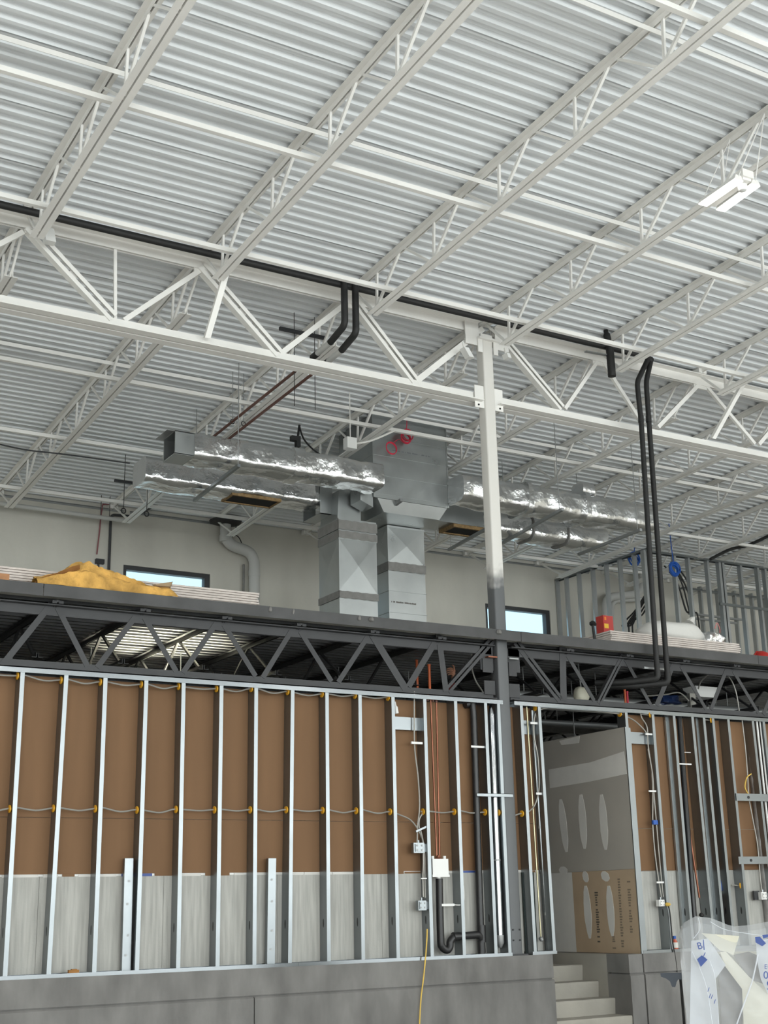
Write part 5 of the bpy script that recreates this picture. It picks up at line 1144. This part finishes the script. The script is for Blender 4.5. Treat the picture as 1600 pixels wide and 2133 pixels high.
body_p = [(bx, by, bz+.92), (bx, by, bz+1.15), (bx, by-.02, bz+1.40), (bx, by-.02, bz+1.52), (bx, by-.04, bz+1.66), (bx, by-.03, bz+1.74),
          (bx-.18, by-.03, bz+1.42), (bx-.20, by-.22, bz+1.62), (hp.x+.075, 13.64, hp.z-.10),
          (bx+.18, by-.03, bz+1.42), (bx+.27, by-.05, bz+1.15), (bx+.27, by-.22, bz+.95),
          (bx+.10, by, bz+.85), (bx+.11, by-.03, bz+.48), (bx+.11, by, bz+.08), (bx+.11, by-.16, bz+.035),
          (bx-.10, by, bz+.85), (bx-.11, by-.03, bz+.48), (bx-.11, by, bz+.08), (bx-.11, by-.16, bz+.035)]
body_e = [(0,1),(1,2),(2,3),(3,4),(4,5),(2,6),(6,7),(7,8),(2,9),(9,10),(10,11),(0,12),(12,13),(13,14),(14,15),(0,16),(16,17),(17,18),(18,19)]
body_r = [.15,.14,.16,.06,.095,.07,.075,.05,.033,.075,.05,.035,.09,.062,.045,.035,.09,.062,.045,.035]
skinned('body', body_p, body_e, body_r, 'shirt', wk)
# hand: palm and five bent fingers closing to the left on a fitting
w0 = Vector((hp.x+.075, 13.64, hp.z-.10)); pc_ = hp+Vector((.015, .02, -.02))
def fing(base, dirs, r): 
    pts = [base]
    for d, l in dirs: pts.append(pts[-1]+Vector(d).normalized()*l)
    return pts, r
hand_p = [tuple(w0), tuple(lerp(w0, pc_, .5)), tuple(pc_), tuple(pc_+Vector((-.01, -.01, .035)))]; hand_e = [(0,1),(1,2),(2,3)]; hand_r = [.030, .032, .036, .030]
def addf(base, dirs, r):
    global hand_p, hand_e, hand_r
    i0 = 2; p = Vector(base); idx = len(hand_p); hand_p.append(tuple(p)); hand_e.append((i0, idx)); hand_r.append(r*1.1)
    for k, (d, l) in enumerate(dirs):
        p = p+Vector(d).normalized()*l; hand_p.append(tuple(p)); hand_e.append((len(hand_p)-2, len(hand_p)-1)); hand_r.append(r*(.95-.1*k))
for k, (dz, l) in enumerate(((.052, .045), (.028, .048), (.004, .045), (-.018, .036))):
    addf(pc_+Vector((-.025, -.03, dz)), (((-.9, -.5, .1), l), ((-.95, .1, -.2), l*.75), ((-.5, .5, -.4), l*.55)), .0095)
addf(pc_+Vector((.0, -.035, .05)), (((-.4, -.4, .8), .04), ((-.8, -.2, .4), .032)), .0105)
skinned('hand', hand_p, hand_e, hand_r, 'skin', wk)
for nm, m, c, s in (('head', 'skin', (bx, by-.05, bz+1.68), (.078, .095, .115)), ('hair', 'hair', (bx, by-.03, bz+1.72), (.084, .10, .095))): blob(c, *s, 1.0, amp=.03, p=1.0).build(nm, m, wk)
blob((bx, by-.145, bz+1.675), .014, .022, .026, 1, nu=10, nv=8, amp=.0, p=1).build('nose', 'skin', wk)
for s in (-1, 1): blob((bx+s*.03, by-.132, bz+1.70), .012, .008, .007, 1, nu=8, nv=6, amp=0, p=1).build('eye', 'pvcw', wk); blob((bx+s*.08, by-.04, bz+1.68), .012, .022, .033, 1, nu=8, nv=8, amp=0, p=1).build('ear', 'skin', wk)
box('mouth', (bx-.024, by-.142, bz+1.625), (bx+.024, by-.13, bz+1.632), 'rust', wk)
ld = thing('step_ladder', (bx, 14.1, ZP), 'step ladder behind the stud wall carrying the worker', 'ladder')
for s in (-1, 1):
    MB().bar((bx+s*.24, 13.85, ZP), (bx+s*.18, 14.15, 3.1), .06, .025, (1, 0, 0)).build('rail', 'galv', ld); MB().bar((bx+s*.26, 14.75, ZP), (bx+s*.18, 14.2, 3.1), .05, .025, (1, 0, 0)).build('rear_rail', 'galv', ld)
for k in range(5): z = ZP+.27*(k+1)-.25+.0; z = 2.30-.28*k; y = 13.85+.30*(z-ZP)/(3.1-ZP)+.02; box('tread', (bx-.24, y-.05, z-.02), (bx+.24, y+.16, z), 'galv', ld)

# ---------------------------------------------------------------- foreground right: polythene-wrapped goods, bottle, clamp
_v = ray(1520, 2020); AZ = math.atan2(_v.x, _v.y); HU = Vector((math.cos(AZ), -math.sin(AZ), 0)); HV = Vector((math.sin(AZ), math.cos(AZ), 0)); DP = 11.5
def atP(px, py, d): v = ray(px, py); return CAM+v*(d/v.dot(HV))      # photo point on the upright plane facing the camera at distance d
def sd2(p): return p.dot(HU)
def P3(s, d, z): return HU*s+HV*d+Vector((0, 0, z))
pk = thing('wrapped_pallet', P3(sd2(atP(1520, 2000, DP)), DP+.4, 0), 'upholstered goods wrapped in printed clear polythene at the lower right', 'wrapped goods')
s0_, s1_ = sd2(atP(1421, 2030, DP)), sd2(atP(1720, 2030, DP)); zt_ = atP(1449, 1909, DP).z
b = MB(); b.ext([(s0_+.12, .05), (s1_-.1, .05), (s1_-.1, zt_-.30), (s0_+.12, zt_-.30)], HV*(DP+.28), HV*(DP+.75), HU, (0, 0, 1)); b.build('inner_carton', 'cream', pk)
def slab(p, dd_, t, m, nm):
    b = MB(); q = [atP(*s, DP+dd_) for s in p]; b.ext([(sd2(v), v.z) for v in q], HV*(DP+dd_), HV*(DP+dd_+t), HU, (0, 0, 1)); b.build(nm, m, pk)
slab([(1498, 2030), (1511, 2004), (1548, 2050), (1545, 2200), (1505, 2200)], .16, .06, 'greyfab', 'grey_panel')
slab([(1528, 1990), (1560, 1983), (1592, 1996), (1592, 2050), (1562, 2040)], .14, .06, 'greyfab', 'grey_panel')
slab([(1500, 1983), (1512, 1982), (1562, 2036), (1600, 2072), (1640, 2100), (1640, 2200), (1552, 2200), (1546, 2060), (1510, 2012)], .085, .05, 'cream', 'cream_edging')
slab([(1462, 1944), (1540, 1950), (1528, 1990), (1512, 1982), (1500, 1980)], .085, .05, 'cream', 'cream_edging')
slab([(1440, 1960), (1475, 1955), (1512, 2010), (1490, 2040), (1503, 2200), (1436, 2200)], .06, .02, 'polyw', 'folded_bag')
slab([(1575, 1960), (1606, 1955), (1625, 2010), (1622, 2060), (1600, 2070), (1585, 2040), (1577, 2000)], .05, .02, 'polyw', 'folded_bag')
TOP = [(1412, 1948), (1414, 1936), (1420, 1925), (1435, 1917), (1449, 1909), (1462, 1911), (1479, 1913), (1500, 1921), (1528, 1931), (1552, 1929), (1600, 1921), (1660, 1915), (1730, 1925)]
def outline(px):
    for a, c in zip(TOP, TOP[1:]):
        if a[0] <= px <= c[0]: return a[1]+(c[1]-a[1])*(px-a[0])/(c[0]-a[0])
    return TOP[-1][1]
b = MB(); nx, nz = 60, 36
for side in (0, 1):
    for i in range(nx+1):
        px = 1412+(1728-1412)*i/nx; tp_ = atP(px, outline(px), DP); s_ = sd2(tp_)
        if side: s_ = s_*(DP+.75)/DP+(.04 if i == 0 else 0)
        for k in range(nz+1):
            t = k/nz; z = .02+(tp_.z-(.06 if side else 0)-.02)*t
            bul = .035*noise.noise(Vector((s_*3.5+z*1.5, z*2.0, 5+side)))+.02*noise.noise(Vector((s_*9+z*5, z*2.5, 8)))
            edge_ = .03*(1-t) if i == 0 else 0
            b.v.append(P3(s_+edge_+.012*noise.noise(Vector((z*6, side*3, i*.3))), DP+(bul+.22*max(0, t-.88)/.12 if side == 0 else .75-bul), z))
n1 = (nx+1)*(nz+1)
for sd_ in (0, 1):
    for i in range(nx):
        for k in range(nz): q = sd_*n1+i*(nz+1)+k; b.f.append((q, q+1, q+nz+2, q+nz+1))
for i in range(nx): q = i*(nz+1)+nz; b.f.append((q, q+nz+1, n1+q+nz+1, n1+q))
for k in range(nz):
    b.f.append((k, k+1, n1+k+1, n1+k)); q = nx*(nz+1)+k; b.f.append((q, q+1, n1+q+1, n1+q))
b.sm = True; b.build('polythene_cover', 'poly', pk)
for p in ([(1579, 1988), (1568, 2040), (1552, 2085), (1535, 2133)], [(1442, 1982), (1470, 2050), (1484, 2133)], [(1455, 1912), (1458, 1935), (1445, 1955)], [(1480, 1920), (1510, 1936), (1560, 1945), (1600, 1950)], [(1478, 2000), (1490, 2040), (1498, 2133)]):
    MB().tube(bez([atP(*q, DP-.035) for q in p]), .0026 if p[0][0] != 1579 else .0055, 6).build('film_fold', 'polyw', pk)
def mark(pts, nm='printed_shape'):
    b = MB(); q = [atP(*s, DP-.05) for s in pts]; b.ext([(sd2(v), v.z) for v in q], HV*(DP-.05), HV*(DP-.048), HU, (0, 0, 1)); b.build(nm, 'bluep', pk)
mark([(1452, 1998), (1462, 1990), (1474, 1999), (1460, 2014)]); mark([(1573, 1952), (1583, 1951), (1596, 1965), (1588, 1971), (1574, 1963)]); mark([(1588, 1948), (1600, 1946), (1600, 1952), (1590, 1955)]); mark([(1464, 1957), (1466, 1957), (1468, 1979), (1466, 1979)])
def letters(txt, px, py, size, rot=0):
    cu_ = bpy.data.curves.new('letters', 'FONT'); cu_.body = txt; cu_.size = size; cu_.extrude = .0008
    o = bpy.data.objects.new('tmp', cu_); col.objects.link(o); bpy.context.view_layer.update()
    me = bpy.data.meshes.new_from_object(o.evaluated_get(bpy.context.evaluated_depsgraph_get())); bpy.data.objects.remove(o)
    me.materials.clear(); me.materials.append(M['bluep']); p = atP(px, py, DP-.055)
    ob = bpy.data.objects.new('printed_letter', me); col.objects.link(ob); ob.parent = pk
    ob.rotation_euler = (Matrix.Rotation(-AZ, 3, 'Z') @ Matrix.Rotation(rot, 3, 'Y') @ Matrix.Rotation(math.pi/2, 3, 'X')).to_euler(); ob.location = p-W[pk.name]; W[ob.name] = p
letters('B', 1454, 1978, .075, -.2); letters('L', 1463, 1993, .06, .5); letters('03', 1590, 2038, .08, .1); letters('9', 1594, 2060, .10, .3); letters('EC', 1592, 2018, .05, .1)
for q in ((1473, 2065), (1480, 2080), (1486, 2090), (1476, 2078)): letters('I', q[0], q[1], .05, .4)
# clamp handle and things at the left of the wrapped goods
a = atP(1396, 2032, DP+.1)
cl_ = thing('bar_clamp', (a.x, a.y, 0), 'dark plastic bar clamp standing left of the wrapped goods', 'clamp')
b = MB(); q = [atP(*s, DP+.1) for s in [(1376, 2027), (1420, 2026), (1421, 2040), (1413, 2040), (1410, 2045), (1407, 2056), (1400, 2055), (1396, 2044), (1388, 2038), (1377, 2034)]]
b.ext([(sd2(v), v.z) for v in q], HV*(DP+.08), HV*(DP+.115), HU, (0, 0, 1)); b.build('jaw', 'clampb', cl_)
p = atP(1417, 2030, DP+.12); MB().bar((p.x, p.y, 0), (p.x, p.y, p.z), .018, .012).build('bar', 'black', cl_)
p = atY(1411, 1981, 12.43)
bt = thing('juice_bottle', (p.x, 12.43, ZP-.04), 'small red juice bottle with a blue cap on the wall ledge', 'bottle')
zb_ = ZP-.043
MB().lathe((p.x, 12.46, zb_), [(.030, 0), (.036, .01), (.036, .09), (.030, .115), (.016, .135), (.016, .145)], 16).build('bottle', mat('juice', (.55, .13, .08), .25), bt)
MB().lathe((p.x, 12.46, zb_+.145), [(.020, 0), (.020, .03), (.016, .034)], 14).build('cap', 'blue', bt); MB().lathe((p.x, 12.46, zb_+.045), [(.0365, 0), (.0365, .06)], 16).build('label_band', 'mud', bt)
